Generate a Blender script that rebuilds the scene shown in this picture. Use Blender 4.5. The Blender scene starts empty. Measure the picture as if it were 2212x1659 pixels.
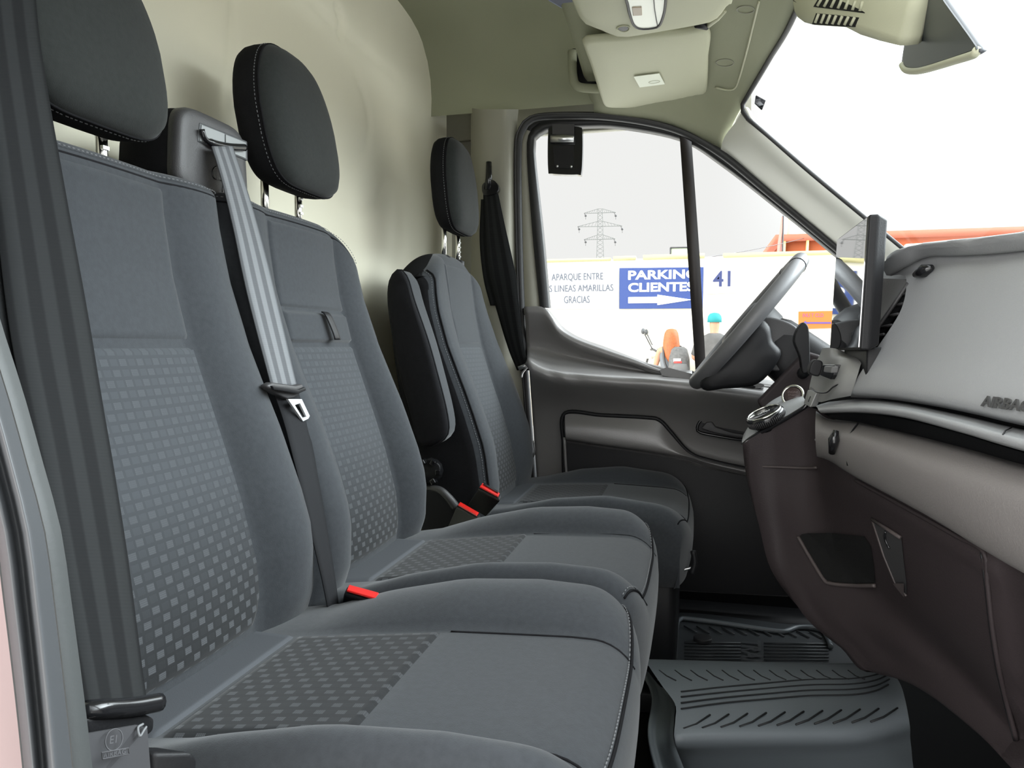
import bpy, bmesh, math, random
from mathutils import Vector, Matrix
random.seed(7)
SC = bpy.context.scene
COL = SC.collection
# ------------------------------------------------------------------ camera, sky, exposure
FPX, CX, CY, VX, VY, ZC = 1600.0, 1106.0, 829.5, 1500.0, 745.0, 0.80
PITCH = math.atan((CY - VY) / FPX)
YAW = math.atan((VX - CX) * math.cos(PITCH) / FPX)
CF = Vector((-math.sin(YAW) * math.cos(PITCH), math.cos(YAW) * math.cos(PITCH), -math.sin(PITCH)))
CR = Vector((math.cos(YAW), math.sin(YAW), 0))
CU = CR.cross(CF)
CAM = Vector((0, 0, ZC))
cam_data = bpy.data.cameras.new('camera')
cam_data.sensor_fit = 'HORIZONTAL'; cam_data.sensor_width = 36.0; cam_data.lens = 36.0 * FPX / 2212.0
cam_data.clip_start = 0.02; cam_data.clip_end = 600
cam = bpy.data.objects.new('camera', cam_data); COL.objects.link(cam)
cam.location = CAM
cam.rotation_euler = Matrix((CR, CU, -CF)).transposed().to_euler()
SC.camera = cam
SC.view_settings.view_transform = 'Standard'; SC.view_settings.look = 'None'
SC.view_settings.gamma = 1.0; SC.view_settings.use_curve_mapping = False
SC.view_settings.exposure = 0.0
SC.cycles.max_bounces = 9; SC.cycles.diffuse_bounces = 5; SC.cycles.glossy_bounces = 4
SC.cycles.transparent_max_bounces = 12; SC.cycles.use_denoising = True
SC.cycles.caustics_reflective = False; SC.cycles.caustics_refractive = False

SKY_BASE, SKY_SIDE, SKY_ZENITH, SKY_FRONT = 0.90, 9.0, 3.4, 80.0
world = bpy.data.worlds.new('sky'); SC.world = world; world.use_nodes = True
wn, wl = world.node_tree.nodes, world.node_tree.links
bg = wn['Background']; tc = wn.new('ShaderNodeTexCoord'); sep = wn.new('ShaderNodeSeparateXYZ')
wl.new(tc.outputs['Generated'], sep.inputs[0])
def wmath(op, a, b=0.0, clamp=False):
    n = wn.new('ShaderNodeMath'); n.operation = op; n.use_clamp = clamp
    for i, v in enumerate((a, b)):
        if isinstance(v, (int, float)): n.inputs[i].default_value = v
        else: wl.new(v, n.inputs[i])
    return n.outputs[0]
# hazy sky; bright lobes behind, overhead and ahead are shaped to light the cab
side = wmath('POWER', wmath('ADD', wmath('MULTIPLY', sep.outputs['X'], -0.80), wmath('MULTIPLY', sep.outputs['Y'], -0.60), True), 2.0)
zen = wmath('MULTIPLY', wmath('SUBTRACT', sep.outputs['Z'], 0.35), 1.6, True)
front = wmath('MULTIPLY', wmath('POWER', wmath('SUBTRACT', wmath('ADD', wmath('MULTIPLY', sep.outputs['X'], 0.95), wmath('MULTIPLY', sep.outputs['Y'], 0.30)), 0.30, True), 2.0), wmath('MULTIPLY', wmath('SUBTRACT', sep.outputs['Z'], 0.07), 2.2, True))
wl.new(wmath('ADD', wmath('MULTIPLY', side, SKY_SIDE), SKY_BASE), bg.inputs['Strength'])
bg.inputs['Color'].default_value = (1.0, 0.995, 0.985, 1)
bg2 = wn.new('ShaderNodeBackground'); bg2.inputs['Color'].default_value = (0.88, 0.96, 1.0, 1)       # bluer light of the high sky and ahead of the van
wl.new(wmath('ADD', wmath('MULTIPLY', front, SKY_FRONT), wmath('MULTIPLY', zen, SKY_ZENITH)), bg2.inputs['Strength'])
addsh = wn.new('ShaderNodeAddShader'); wl.new(bg.outputs[0], addsh.inputs[0]); wl.new(bg2.outputs[0], addsh.inputs[1])
wl.new(addsh.outputs[0], wn['World Output'].inputs['Surface'])

# ------------------------------------------------------------------ helpers
def ray(x, y): return CF + CR * ((x - CX) / FPX) - CU * ((y - CY) / FPX)
def at(x, y, X=None, Y=None, Z=None):
    d = ray(x, y)
    if X is not None: return CAM + d * (X / d.x)
    if Y is not None: return CAM + d * (Y / d.y)
    return CAM + d * ((Z - ZC) / d.z)
WORLD = {}
def wpos(o): return WORLD.get(o.name, Vector((0, 0, 0))) if o else Vector((0, 0, 0))
def tag(o, label=None, cat=None, group=None, kind=None):
    if label: o['label'] = label
    if cat: o['category'] = cat
    if group: o['group'] = group
    if kind: o['kind'] = kind
    return o
def thing(name, label, cat, loc, group=None):
    o = bpy.data.objects.new(name, None); COL.objects.link(o); o.empty_display_size = 0.05
    o.location = loc; WORLD[o.name] = Vector(loc)
    return tag(o, label, cat, group)
def mesh(name, V, Fc, m, parent=None, smooth=True, mats=None, fm=None, recalc=True, uv=None, sub=0, solid=0, bevel=0):
    off = wpos(parent)
    me = bpy.data.meshes.new(name)
    me.from_pydata([tuple(Vector(v) - off) for v in V], [], [list(f) for f in Fc])
    for mm in (mats or [m]): me.materials.append(mm)
    if fm:
        for p, k in zip(me.polygons, fm): p.material_index = k
    if uv:
        ul = me.uv_layers.new(name='UVMap')
        for lp in me.loops: ul.data[lp.index].uv = uv[lp.vertex_index]
    if recalc:
        bm = bmesh.new(); bm.from_mesh(me); bmesh.ops.recalc_face_normals(bm, faces=bm.faces); bm.to_mesh(me); bm.free()
    if smooth: me.polygons.foreach_set('use_smooth', [True] * len(me.polygons))
    o = bpy.data.objects.new(name, me); COL.objects.link(o)
    if parent: o.parent = parent; WORLD[o.name] = off
    else: WORLD[o.name] = Vector((0, 0, 0))
    if solid:
        s = o.modifiers.new('thickness', 'SOLIDIFY'); s.thickness = solid; s.offset = -1
    if bevel:
        b = o.modifiers.new('bevel', 'BEVEL'); b.width = bevel; b.segments = 3; b.limit_method = 'ANGLE'; b.angle_limit = 0.6
    if sub:
        s = o.modifiers.new('subdivision', 'SUBSURF'); s.levels = sub; s.render_levels = sub
    return o
class MB:
    def __init__(self): self.v, self.f, self.fm = [], [], []
    def add(self, V, Fc, k=0):
        n = len(self.v); self.v += [Vector(v) for v in V]; self.f += [[i + n for i in f] for f in Fc]; self.fm += [k] * len(Fc); return self
    def box(self, c, s, rot=None, k=0):
        c = Vector(c); hx, hy, hz = s[0] / 2, s[1] / 2, s[2] / 2
        V = [Vector((x, y, z)) for x in (-hx, hx) for y in (-hy, hy) for z in (-hz, hz)]
        if rot: V = [rot @ v for v in V]
        return self.add([v + c for v in V], [(0, 1, 3, 2), (4, 6, 7, 5), (0, 4, 5, 1), (2, 3, 7, 6), (0, 2, 6, 4), (1, 5, 7, 3)], k)
    def tube(self, P, r, n=8, closed=False, k=0, caps=True):
        V, Fc = tube_data(P, r, n, closed, caps); return self.add(V, Fc, k)
    def loft(self, rows, k=0, **kw):
        V, Fc = loft_data(rows, **kw); return self.add(V, Fc, k)
    def prism(self, P, d, k=0):
        P = [Vector(p) for p in P]; d = Vector(d); n = len(P)
        V = P + [p + d for p in P]
        return self.add(V, [list(range(n)), list(range(2 * n - 1, n - 1, -1))] + [(i, (i + 1) % n, (i + 1) % n + n, i + n) for i in range(n)], k)
    def ball(self, c, r, n=12, k=0):
        c = Vector(c); r = Vector(r) if not isinstance(r, (int, float)) else Vector((r, r, r))
        rows = []
        for i in range(n // 2 + 1):
            t = math.pi * i / (n // 2)
            rows.append([c + Vector((r.x * math.sin(t) * math.cos(2 * math.pi * j / n), r.y * math.sin(t) * math.sin(2 * math.pi * j / n), r.z * math.cos(t))) for j in range(n)])
        return self.loft(rows, k=k, closed=True)
    def build(self, name, m, parent=None, mats=None, **kw):
        return mesh(name, self.v, self.f, m, parent, mats=mats, fm=self.fm if mats else None, **kw)
def loft_data(rows, closed=False, loop=False, cap0=False, cap1=False):
    n = len(rows[0]); V = [p for r in rows for p in r]; Fc = []
    R = len(rows)
    for i in range(R if loop else R - 1):
        for j in range(n if closed else n - 1):
            a, b = i * n + j, i * n + (j + 1) % n; i2 = (i + 1) % R
            Fc.append((a, b, i2 * n + (j + 1) % n, i2 * n + j))
    if cap0: Fc.append(list(range(n))[::-1])
    if cap1: Fc.append([(R - 1) * n + j for j in range(n)])
    return V, Fc
def spline(P, n, closed=False):
    """Catmull-Rom through P, n samples evenly in parameter of chord length"""
    P = [Vector(p) for p in P]
    if len(P) == 2: return [P[0].lerp(P[1], i / (n - 1)) for i in range(n)]
    if closed: Q = [P[-1]] + P + [P[0], P[1]]
    else: Q = [P[0] * 2 - P[1]] + P + [P[-1] * 2 - P[-2]]
    segs = len(Q) - 3
    L = [max(1e-6, (Q[i + 2] - Q[i + 1]).length) for i in range(segs)]; T = sum(L); out = []
    for s in range(n):
        d = T * s / (n if closed else n - 1); i = 0
        while i < segs - 1 and d > L[i]: d -= L[i]; i += 1
        t = min(1.0, d / L[i]); a, b, c, e = Q[i:i + 4]
        out.append(0.5 * ((2 * b) + (c - a) * t + (2 * a - 5 * b + 4 * c - e) * t * t + (3 * b - a - 3 * c + e) * t ** 3))
    return out
def tube_data(P, r, n=8, closed=False, caps=True):
    P = [Vector(p) for p in P]; N = len(P); rows = []
    rr = r if isinstance(r, (list, tuple)) else [r] * N
    prev = None
    for i in range(N):
        t = (P[(i + 1) % N] - P[i - 1]) if closed else (P[min(i + 1, N - 1)] - P[max(i - 1, 0)])
        t = t.normalized() if t.length > 1e-9 else Vector((0, 0, 1))
        if prev is None:
            a = t.cross(Vector((0, 0, 1)))
            if a.length < 0.1: a = t.cross(Vector((0, 1, 0)))
        else: a = prev - t * prev.dot(t)
        a.normalize(); prev = a; b = t.cross(a)
        rows.append([P[i] + (a * math.cos(2 * math.pi * j / n) + b * math.sin(2 * math.pi * j / n)) * rr[i] for j in range(n)])
    return loft_data(rows, closed=True, loop=closed, cap0=caps and not closed, cap1=caps and not closed)
def tube(name, P, r, m, parent=None, n=10, closed=False, **kw):
    V, Fc = tube_data(P, r, n, closed); return mesh(name, V, Fc, m, parent, **kw)
def sheet(name, curves, m, parent=None, n=24, per=6, solid=0.0, **kw):
    """surface through several curves (each a list of points), splined both ways"""
    C2 = [spline(c, n) for c in curves]
    cols = [spline([c[j] for c in C2], per * (len(C2) - 1) + 1) for j in range(n)] if per > 1 else [[c[j] for c in C2] for j in range(n)]
    rows = [[cols[j][i] for j in range(n)] for i in range(len(cols[0]))]
    V, Fc = loft_data(rows); return mesh(name, V, Fc, m, parent, solid=solid, **kw)
def ribbon_data(P, W, th):
    """flat strap: centre points P, half-width vectors W, thickness th"""
    rows = []
    N = len(P)
    for i in range(N):
        t = (P[min(i + 1, N - 1)] - P[max(i - 1, 0)]).normalized(); w = W[i]; nn = t.cross(w).normalized() * th / 2
        rows.append([P[i] - w - nn, P[i] - w * .5 - nn, P[i] - nn, P[i] + w * .5 - nn, P[i] + w - nn, P[i] + w + nn, P[i] + w * .5 + nn, P[i] + nn, P[i] - w * .5 + nn, P[i] - w + nn])
    return loft_data(rows, closed=True, cap0=True, cap1=True)
def rbox(name, c, s, m, parent=None, b=0.006, rot=None, **kw):
    return MB().box(c, s, rot).build(name, m, parent, bevel=b, **kw)
def stitches(P, step=0.007, r=0.0005, gap=0.45, lift=None):
    """little thread dashes along a path, one mesh builder"""
    b = MB(); L = sum((P[i + 1] - P[i]).length for i in range(len(P) - 1)); n = max(2, int(L / step) * 4)
    Q = spline(P, n + 1) if len(P) < n else P
    per = 4
    for i in range(0, len(Q) - per, per):
        b.tube([Q[i], Q[i + 2]], r, 4)
    return b
def text_mesh(txt, size, bold=0.0, sx=1.0, depth=0.0, spacing=1.0, align='CENTER'):
    cu = bpy.data.curves.new('lettering_source', 'FONT'); cu.body = txt; cu.size = size; cu.align_x = align; cu.align_y = 'CENTER'
    cu.offset = bold; cu.extrude = depth; cu.space_character = spacing; cu.resolution_u = 4
    o = bpy.data.objects.new('lettering_source', cu); COL.objects.link(o)
    dg = bpy.context.evaluated_depsgraph_get(); me = bpy.data.meshes.new_from_object(o.evaluated_get(dg))
    V = [Vector((v.co.x * sx, v.co.y, v.co.z)) for v in me.vertices]; Fc = [list(p.vertices) for p in me.polygons]
    bpy.data.objects.remove(o); bpy.data.meshes.remove(me); bpy.data.curves.remove(cu)
    return V, Fc
def text_on(name, txt, size, origin, ex, ey, m, parent=None, **kw):
    V, Fc = text_mesh(txt, size, **kw); ex = Vector(ex).normalized(); ey = Vector(ey); ey = (ey - ex * ey.dot(ex)).normalized(); ez = ex.cross(ey)
    o = Vector(origin)
    return mesh(name, [o + ex * v.x + ey * v.y + ez * v.z for v in V], Fc, m, parent, smooth=False, recalc=False)
def clampf(x, a=0.0, b=1.0): return max(a, min(b, x))
def smooth01(x): x = clampf(x); return x * x * (3 - 2 * x)
def interp(x, T):
    if x <= T[0][0]: return T[0][1]
    for (a, b), (c, d) in zip(T, T[1:]):
        if x <= c: return b + (d - b) * smooth01((x - a) / (c - a)) if len(T) > 99 else b + (d - b) * (x - a) / (c - a)
    return T[-1][1]

from mathutils.bvhtree import BVHTree
def probe(o, lift=.0, base=None):
    """function (px, py) -> point of object o seen there, lifted off its surface"""
    off = wpos(o); me = o.data; T = BVHTree.FromPolygons([v.co + off for v in me.vertices], [list(p.vertices) for p in me.polygons])
    def f(x, y, l=lift):
        d = ray(x, y).normalized(); h = T.ray_cast(CAM, d)
        n = h[1]; n = -n if n.dot(d) > 0 else n
        return h[0] + n * l
    return f
# ------------------------------------------------------------------ materials
def principled(name, col, rough=0.6, metal=0.0, spec=0.5, bump=None, vary=None, coat=0.0, sheen=0.0):
    m = bpy.data.materials.new(name); m.use_nodes = True
    n, l = m.node_tree.nodes, m.node_tree.links; b = n['Principled BSDF']
    b.inputs['Base Color'].default_value = (*col, 1); b.inputs['Roughness'].default_value = rough
    b.inputs['Metallic'].default_value = metal; b.inputs['Specular IOR Level'].default_value = spec
    b.inputs['Coat Weight'].default_value = coat; b.inputs['Sheen Weight'].default_value = sheen
    t = n.new('ShaderNodeTexCoord')
    if vary:
        nz = n.new('ShaderNodeTexNoise'); nz.inputs['Scale'].default_value = vary[0]; nz.inputs['Detail'].default_value = 4
        l.new(t.outputs['Object'], nz.inputs['Vector']); r = n.new('ShaderNodeValToRGB')
        r.color_ramp.elements[0].position = 0.3; r.color_ramp.elements[1].position = 0.7
        r.color_ramp.elements[0].color = (*[c * (1 - vary[1]) for c in col], 1); r.color_ramp.elements[1].color = (*[min(1, c * (1 + vary[1])) for c in col], 1)
        l.new(nz.outputs['Fac'], r.inputs['Fac']); l.new(r.outputs['Color'], b.inputs['Base Color'])
    if bump:
        nz = n.new('ShaderNodeTexNoise'); nz.inputs['Scale'].default_value = bump[0]; nz.inputs['Detail'].default_value = 3
        l.new(t.outputs['Object'], nz.inputs['Vector']); bp = n.new('ShaderNodeBump'); bp.inputs['Strength'].default_value = bump[1]
        bp.inputs['Distance'].default_value = 0.001; l.new(nz.outputs['Fac'], bp.inputs['Height']); l.new(bp.outputs['Normal'], b.inputs['Normal'])
    return m
def woven(name, ground_hi, ground_lo, light, cw, ch, v0, v1, bx=(.10, .90), by=(.12, .88)):
    """basket-weave upholstery: alternating small blocks of light thread over a ground that darkens towards the seat fold"""
    m = principled(name, ground_hi, 0.85, spec=0.25, sheen=0.1)
    n, l = m.node_tree.nodes, m.node_tree.links; b = n['Principled BSDF']
    uv = n.new('ShaderNodeUVMap'); sp = n.new('ShaderNodeSeparateXYZ'); l.new(uv.outputs['UV'], sp.inputs[0])
    def M(op, a, c=0.0, clamp=False):
        q = n.new('ShaderNodeMath'); q.operation = op; q.use_clamp = clamp
        for i, v in enumerate((a, c)):
            if isinstance(v, (int, float)): q.inputs[i].default_value = v
            else: l.new(v, q.inputs[i])
        return q.outputs[0]
    U, Vv = M('DIVIDE', sp.outputs['X'], cw), M('DIVIDE', sp.outputs['Y'], ch)
    fu, fv = M('FRACT', U), M('FRACT', Vv)
    par = M('FRACT', M('MULTIPLY', M('ADD', M('FLOOR', U), M('FLOOR', Vv)), 0.5))          # 0 or .5
    isl = M('GREATER_THAN', par, 0.25)
    inside = M('MULTIPLY', M('MULTIPLY', M('GREATER_THAN', fu, bx[0]), M('LESS_THAN', fu, bx[1])), M('MULTIPLY', M('GREATER_THAN', fv, by[0]), M('LESS_THAN', fv, by[1])))
    edge = M('SUBTRACT', 1.0, M('MULTIPLY', M('MULTIPLY', M('GREATER_THAN', fu, 0.2), M('LESS_THAN', fu, 0.82)), M('MULTIPLY', M('GREATER_THAN', fv, 0.2), M('LESS_THAN', fv, 0.8))))
    dots = M('MULTIPLY', M('GREATER_THAN', M('SINE', M('MULTIPLY', sp.outputs['X'], 6283.0 / 1.6)), -0.2), M('GREATER_THAN', M('SINE', M('MULTIPLY', sp.outputs['Y'], 6283.0 / 1.9)), -0.2))
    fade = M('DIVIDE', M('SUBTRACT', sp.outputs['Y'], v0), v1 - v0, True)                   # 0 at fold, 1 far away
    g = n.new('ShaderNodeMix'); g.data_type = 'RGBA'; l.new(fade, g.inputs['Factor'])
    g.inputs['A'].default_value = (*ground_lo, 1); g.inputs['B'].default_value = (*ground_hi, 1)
    # light blocks: solid near the fold, outlines only far away
    solid = M('MULTIPLY', M('ADD', 0.45, M('MULTIPLY', dots, 0.55)), M('SUBTRACT', 1.0, M('MULTIPLY', fade, 0.75)))
    amt = M('MULTIPLY', M('MULTIPLY', isl, inside), M('MAXIMUM', solid, M('MULTIPLY', M('MULTIPLY', edge, dots), 0.55)), True)
    mx = n.new('ShaderNodeMix'); mx.data_type = 'RGBA'; l.new(amt, mx.inputs['Factor']); l.new(g.outputs['Result'], mx.inputs['A'])
    mx.inputs['B'].default_value = (*light, 1); 
    dk = n.new('ShaderNodeMix'); dk.data_type = 'RGBA'; dk.blend_type = 'MULTIPLY'; l.new(mx.outputs['Result'], dk.inputs['A'])
    dk.inputs['B'].default_value = (0.55, 0.55, 0.55, 1); l.new(M('MULTIPLY', M('SUBTRACT', 1.0, inside), 0.35), dk.inputs['Factor'])
    l.new(dk.outputs['Result'], b.inputs['Base Color'])
    bp = n.new('ShaderNodeBump'); bp.inputs['Strength'].default_value = 0.5; bp.inputs['Distance'].default_value = 0.0012
    l.new(M('MULTIPLY', inside, M('ADD', 0.6, M('MULTIPLY', isl, 0.4))), bp.inputs['Height']); l.new(bp.outputs['Normal'], b.inputs['Normal'])
    return m
def webbing(name, col, lite):
    m = principled(name, col, 0.85, spec=0.06); n, l = m.node_tree.nodes, m.node_tree.links; b = n['Principled BSDF']
    uv = n.new('ShaderNodeUVMap'); w = n.new('ShaderNodeTexWave'); w.bands_direction = 'X'; w.inputs['Scale'].default_value = 0.9; w.inputs['Distortion'].default_value = 0
    l.new(uv.outputs['UV'], w.inputs['Vector']); r = n.new('ShaderNodeValToRGB')
    r.color_ramp.elements[0].position = 0.35; r.color_ramp.elements[1].position = 0.65
    r.color_ramp.elements[0].color = (*col, 1); r.color_ramp.elements[1].color = (*lite, 1)
    l.new(w.outputs['Fac'], r.inputs['Fac']); l.new(r.outputs['Color'], b.inputs['Base Color'])
    w2 = n.new('ShaderNodeTexWave'); w2.bands_direction = 'Y'; w2.inputs['Scale'].default_value = 110; l.new(uv.outputs['UV'], w2.inputs['Vector'])
    bp = n.new('ShaderNodeBump'); bp.inputs['Strength'].default_value = 0.25; bp.inputs['Distance'].default_value = 0.0004
    l.new(w2.outputs['Fac'], bp.inputs['Height']); l.new(bp.outputs['Normal'], b.inputs['Normal'])
    return m
def pane(name, tint, gloss=0.08):
    m = bpy.data.materials.new(name); m.use_nodes = True; n, l = m.node_tree.nodes, m.node_tree.links
    n.remove(n['Principled BSDF']); out = n['Material Output']
    tr = n.new('ShaderNodeBsdfTransparent'); tr.inputs['Color'].default_value = (*tint, 1)
    gl = n.new('ShaderNodeBsdfGlossy'); gl.inputs['Roughness'].default_value = 0.02
    fr = n.new('ShaderNodeFresnel'); fr.inputs['IOR'].default_value = 1.45
    sc = n.new('ShaderNodeMath'); sc.operation = 'MULTIPLY'; sc.inputs[1].default_value = gloss * 8; sc.use_clamp = True; l.new(fr.outputs[0], sc.inputs[0])
    mx = n.new('ShaderNodeMixShader'); l.new(sc.outputs[0], mx.inputs['Fac']); l.new(tr.outputs[0], mx.inputs[1]); l.new(gl.outputs[0], mx.inputs[2])
    l.new(mx.outputs[0], out.inputs['Surface']); return m
FAB = (0.031, 0.034, 0.038)
M_FAB = principled('charcoal_cloth', FAB, 0.9, spec=0.15, bump=(900, 0.25), vary=(160, 0.10), sheen=0.15)
M_FABHEAD = principled('shaded_headrest_cloth', (0.019, 0.021, 0.020), 0.9, spec=0.12, bump=(900, 0.25), vary=(160, 0.10), sheen=0.08)  # seat cloth darkened, shade on the headrests put into the colour
M_FABSIDE = principled('black_cloth', (0.010, 0.010, 0.011), 0.92, spec=0.08, bump=(900, 0.25), vary=(160, 0.1))
M_SATIN = principled('mid_grey_cloth', (0.058, 0.062, 0.069), 0.85, spec=0.3, bump=(1200, 0.2))
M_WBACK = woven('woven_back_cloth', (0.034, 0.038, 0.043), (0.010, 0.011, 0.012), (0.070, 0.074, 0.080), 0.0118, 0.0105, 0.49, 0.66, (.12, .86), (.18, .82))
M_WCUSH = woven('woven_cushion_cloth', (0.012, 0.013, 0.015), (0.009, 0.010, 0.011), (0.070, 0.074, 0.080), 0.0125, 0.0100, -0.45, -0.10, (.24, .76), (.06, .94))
M_THREAD = principled('grey_thread', (0.15, 0.155, 0.16), 0.8)
M_BLACK = principled('black_plastic', (0.009, 0.009, 0.010), 0.5, spec=0.25, bump=(600, 0.2))
M_BLACKG = principled('gloss_black_plastic', (0.010, 0.010, 0.011), 0.15)
M_DARK = principled('dark_grey_plastic', (0.035, 0.034, 0.035), 0.5, bump=(700, 0.3))
M_DASH = principled('dash_plastic_lit', (0.27, 0.275, 0.28), 0.42, spec=0.5, bump=(420, 0.35))  # dash plastic lightened, light on the upper panels put into the colour
M_DASHLOW = principled('dash_plastic_warm_lit', (0.165, 0.153, 0.148), 0.48, spec=0.35, bump=(420, 0.4))  # same plastic, warm cast and level of the light put into the colour
M_EDGE = principled('brown_edge_plastic', (0.060, 0.049, 0.048), 0.5, spec=0.3)
M_MATD = principled('dark_rubber_mat', (0.040, 0.044, 0.048), 0.5, spec=0.4, bump=(250, 0.2))
M_KNEE = principled('lower_plastic_shaded', (0.026, 0.020, 0.021), 0.6, spec=0.2, bump=(420, 0.4))  # dash plastic darkened and browned, shade low down put into the colour
M_DOOR = principled('door_grey_plastic', (0.165, 0.158, 0.155), 0.30, spec=0.7, bump=(420, 0.3))
M_TRIM = principled('light_grey_dash_trim', (0.22, 0.22, 0.215), 0.35, spec=0.5)
M_BEIGE = principled('beige_trim_plastic', (0.27, 0.262, 0.215), 0.55, spec=0.35, bump=(300, 0.15))
M_HEAD = principled('beige_headliner_cloth', (0.27, 0.275, 0.195), 0.9, spec=0.2, bump=(700, 0.3), vary=(3, 0.03))
M_BULK = principled('cream_bulkhead_panel', (0.72, 0.69, 0.555), 0.6, spec=0.3, bump=(200, 0.1), vary=(2.5, 0.03))
M_VISOR = principled('beige_visor_vinyl', (0.44, 0.44, 0.32), 0.6, spec=0.3, bump=(500, 0.2))
M_LABEL = principled('pale_label_paper', (0.75, 0.78, 0.66), 0.6)
M_CHROME = principled('chrome', (0.75, 0.74, 0.70), 0.18, metal=1.0)
M_STEEL = principled('satin_steel', (0.62, 0.62, 0.62), 0.3, metal=1.0)
M_RUBBER = principled('black_rubber', (0.018, 0.018, 0.019), 0.55, bump=(300, 0.15))
M_SEAL = principled('grey_rubber_seal', (0.055, 0.058, 0.062), 0.5)
M_PAINT = principled('pale_body_paint', (0.40, 0.29, 0.28), 0.4, coat=0.2)
M_RED = principled('red_button', (0.75, 0.02, 0.015), 0.3, coat=0.3)
M_MAT = principled('rubber_mat', (0.120, 0.136, 0.148), 0.42, spec=0.5, bump=(250, 0.2))
M_MATG = principled('mat_groove_shade', (0.008, 0.009, 0.01), 0.7)  # near-black lines paint the shade inside the grooves
M_CARPET = principled('black_carpet', (0.010, 0.010, 0.010), 0.95, spec=0.08, bump=(500, 0.6))
M_BELT = webbing('black_webbing', (0.013, 0.0135, 0.014), (0.020, 0.021, 0.0215))
M_BELTG = webbing('grey_webbing', (0.085, 0.088, 0.093), (0.150, 0.155, 0.162))
M_GLASS = pane('window_glass', (0.97, 0.98, 0.97), 0.003)
M_SCREEN = principled('screen_glass', (0.004, 0.004, 0.005), 0.02, spec=0.5)
M_SCREEN.node_tree.nodes['Principled BSDF'].inputs['IOR'].default_value = 7.0

# ------------------------------------------------------------------ the setting: cab shell
def L(pts, **kw): return [at(p[0], p[1], **kw) for p in pts]
fl = MB().box((0.05, 1.2, -0.02), (1.75, 2.0, 0.04)); tag(fl.build('floor', M_CARPET), kind='structure')
# rear bulkhead with shallow pressed beads
XB = -0.78
beads = [([(505, -90), (506, 40), (500, 130), (488, 230)], .010, .007), ([(352, 140), (392, 185), (420, 228), (432, 275), (428, 330)], .012, .004),
         ([(640, -40), (720, 55), (800, 120), (860, 170)], .012, .004), ([(763, 355), (792, 319), (800, 272), (790, 215), (770, 160)], .012, .004),
         ([(730, 20), (742, 45), (736, 72)], .012, .010), ([(735, 440), (760, 453), (782, 460), (807, 450), (829, 402), (840, 386), (868, 399), (921, 426)], .010, .004)]
segs = []
for P, w, a in beads:
    Q = [at(p[0], p[1], X=XB) for p in P]; Q = [(q.y, q.z) for q in Q]
    segs += [(q0, q1, w, a) for q0, q1 in zip(Q, Q[1:])]
def bead(y, z):
    h = 0.0
    for (a, b), (c, d), w, amp in segs:
        if min(a, c) - .05 > y or max(a, c) + .05 < y or min(b, d) - .05 > z or max(b, d) + .05 < z: continue
        vx, vz = c - a, d - b; t = clampf(((y - a) * vx + (z - b) * vz) / (vx * vx + vz * vz + 1e-9))
        r = math.hypot(y - a - t * vx, z - b - t * vz); h = max(h, amp * math.exp(-(r / w) ** 2))
    return h
rows = []
for i in range(141):
    z = -0.02 + 1.77 * i / 140
    rows.append([Vector((XB + 0.02 * smooth01((y - 2.2) / .2) - bead(y, z), y, z)) for y in [0.22 + 2.2 * j / 176 for j in range(177)]])
V, Fc = loft_data(rows); tag(mesh('wall_rear', V, Fc, M_BULK), kind='structure')
# headliner: high rear roof, rolled down at the far side over the door
def roofrow(x, zt=1.72):
    return [Vector((x, .2, zt - .02)), Vector((x, .7, zt)), Vector((x, 1.6, zt)), Vector((x, 1.95, zt - .005)), Vector((x, 2.08, zt - .04)), Vector((x, 2.14, zt - .11)), Vector((x, 2.155, zt - .18)), Vector((x, 2.15, zt - .232))]
ceil = sheet('ceiling', [roofrow(-.79), roofrow(-.6), roofrow(-.3), roofrow(-.05), roofrow(.1, 1.70)], M_HEAD, n=40, per=5); tag(ceil, kind='structure')
shelf_rows = [
    [Vector((-.285, .25, 1.50)), Vector((-.05, .25, 1.50)), Vector((.12, .3, 1.45))],
    [Vector((-.285, 1.2, 1.54)), Vector((0, 1.2, 1.545)), Vector((.235, 1.2, 1.55))],
    [Vector((-.285, 1.62, 1.535)), Vector((0, 1.62, 1.53)), at(1722, 20, Y=1.62)],
    [Vector((-.285, 1.85, 1.52)), Vector((0, 1.85, 1.51)), at(1662, 128, Y=1.85)],
    [Vector((-.285, 2.0, 1.50)), Vector((0, 2.02, 1.475)), at(1611, 214, Y=2.0)],
    [at(1283, 226, Y=2.09), at(1430, 246, Y=2.09), at(1585, 262, Y=2.05)],
    [at(1283, 244, Y=2.115), at(1440, 267, Y=2.115), at(1560, 322, Y=2.115)]]
header = [r[2] for r in shelf_rows[:5]]
sh = sheet('overhead_shelf', shelf_rows, M_HEAD, ceil, n=16, per=8, solid=-0.03)
sheet('shelf_back_edge', [[r[0] for r in shelf_rows[:6]], [r[0] + Vector((-.012, 0, .02)) for r in shelf_rows[:6]], [r[0] + Vector((-.008, 0, .05)) for r in shelf_rows[:6]]], M_HEAD, ceil, n=40, per=4)
# raised pad between visor and screen, with two clip plugs
rp = probe(sh, .0015)
tube('roof_pad_seam', spline([rp(x, y) for x, y in ((1640, 2), (1626, 60), (1611, 120), (1597, 170), (1588, 190), (1572, 194), (1545, 188))], 50), .0024, M_VISOR, ceil, n=8)
for cx_, cy_ in ((1611, 20), (1566, 135)):
    tube('clip_plug', [rp(cx_ + 19 * math.cos(k * math.pi / 14), cy_ + 8 * math.sin(k * math.pi / 14), .0008) for k in range(28)], .0010, M_BEIGE, ceil, n=6, closed=True)
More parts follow.
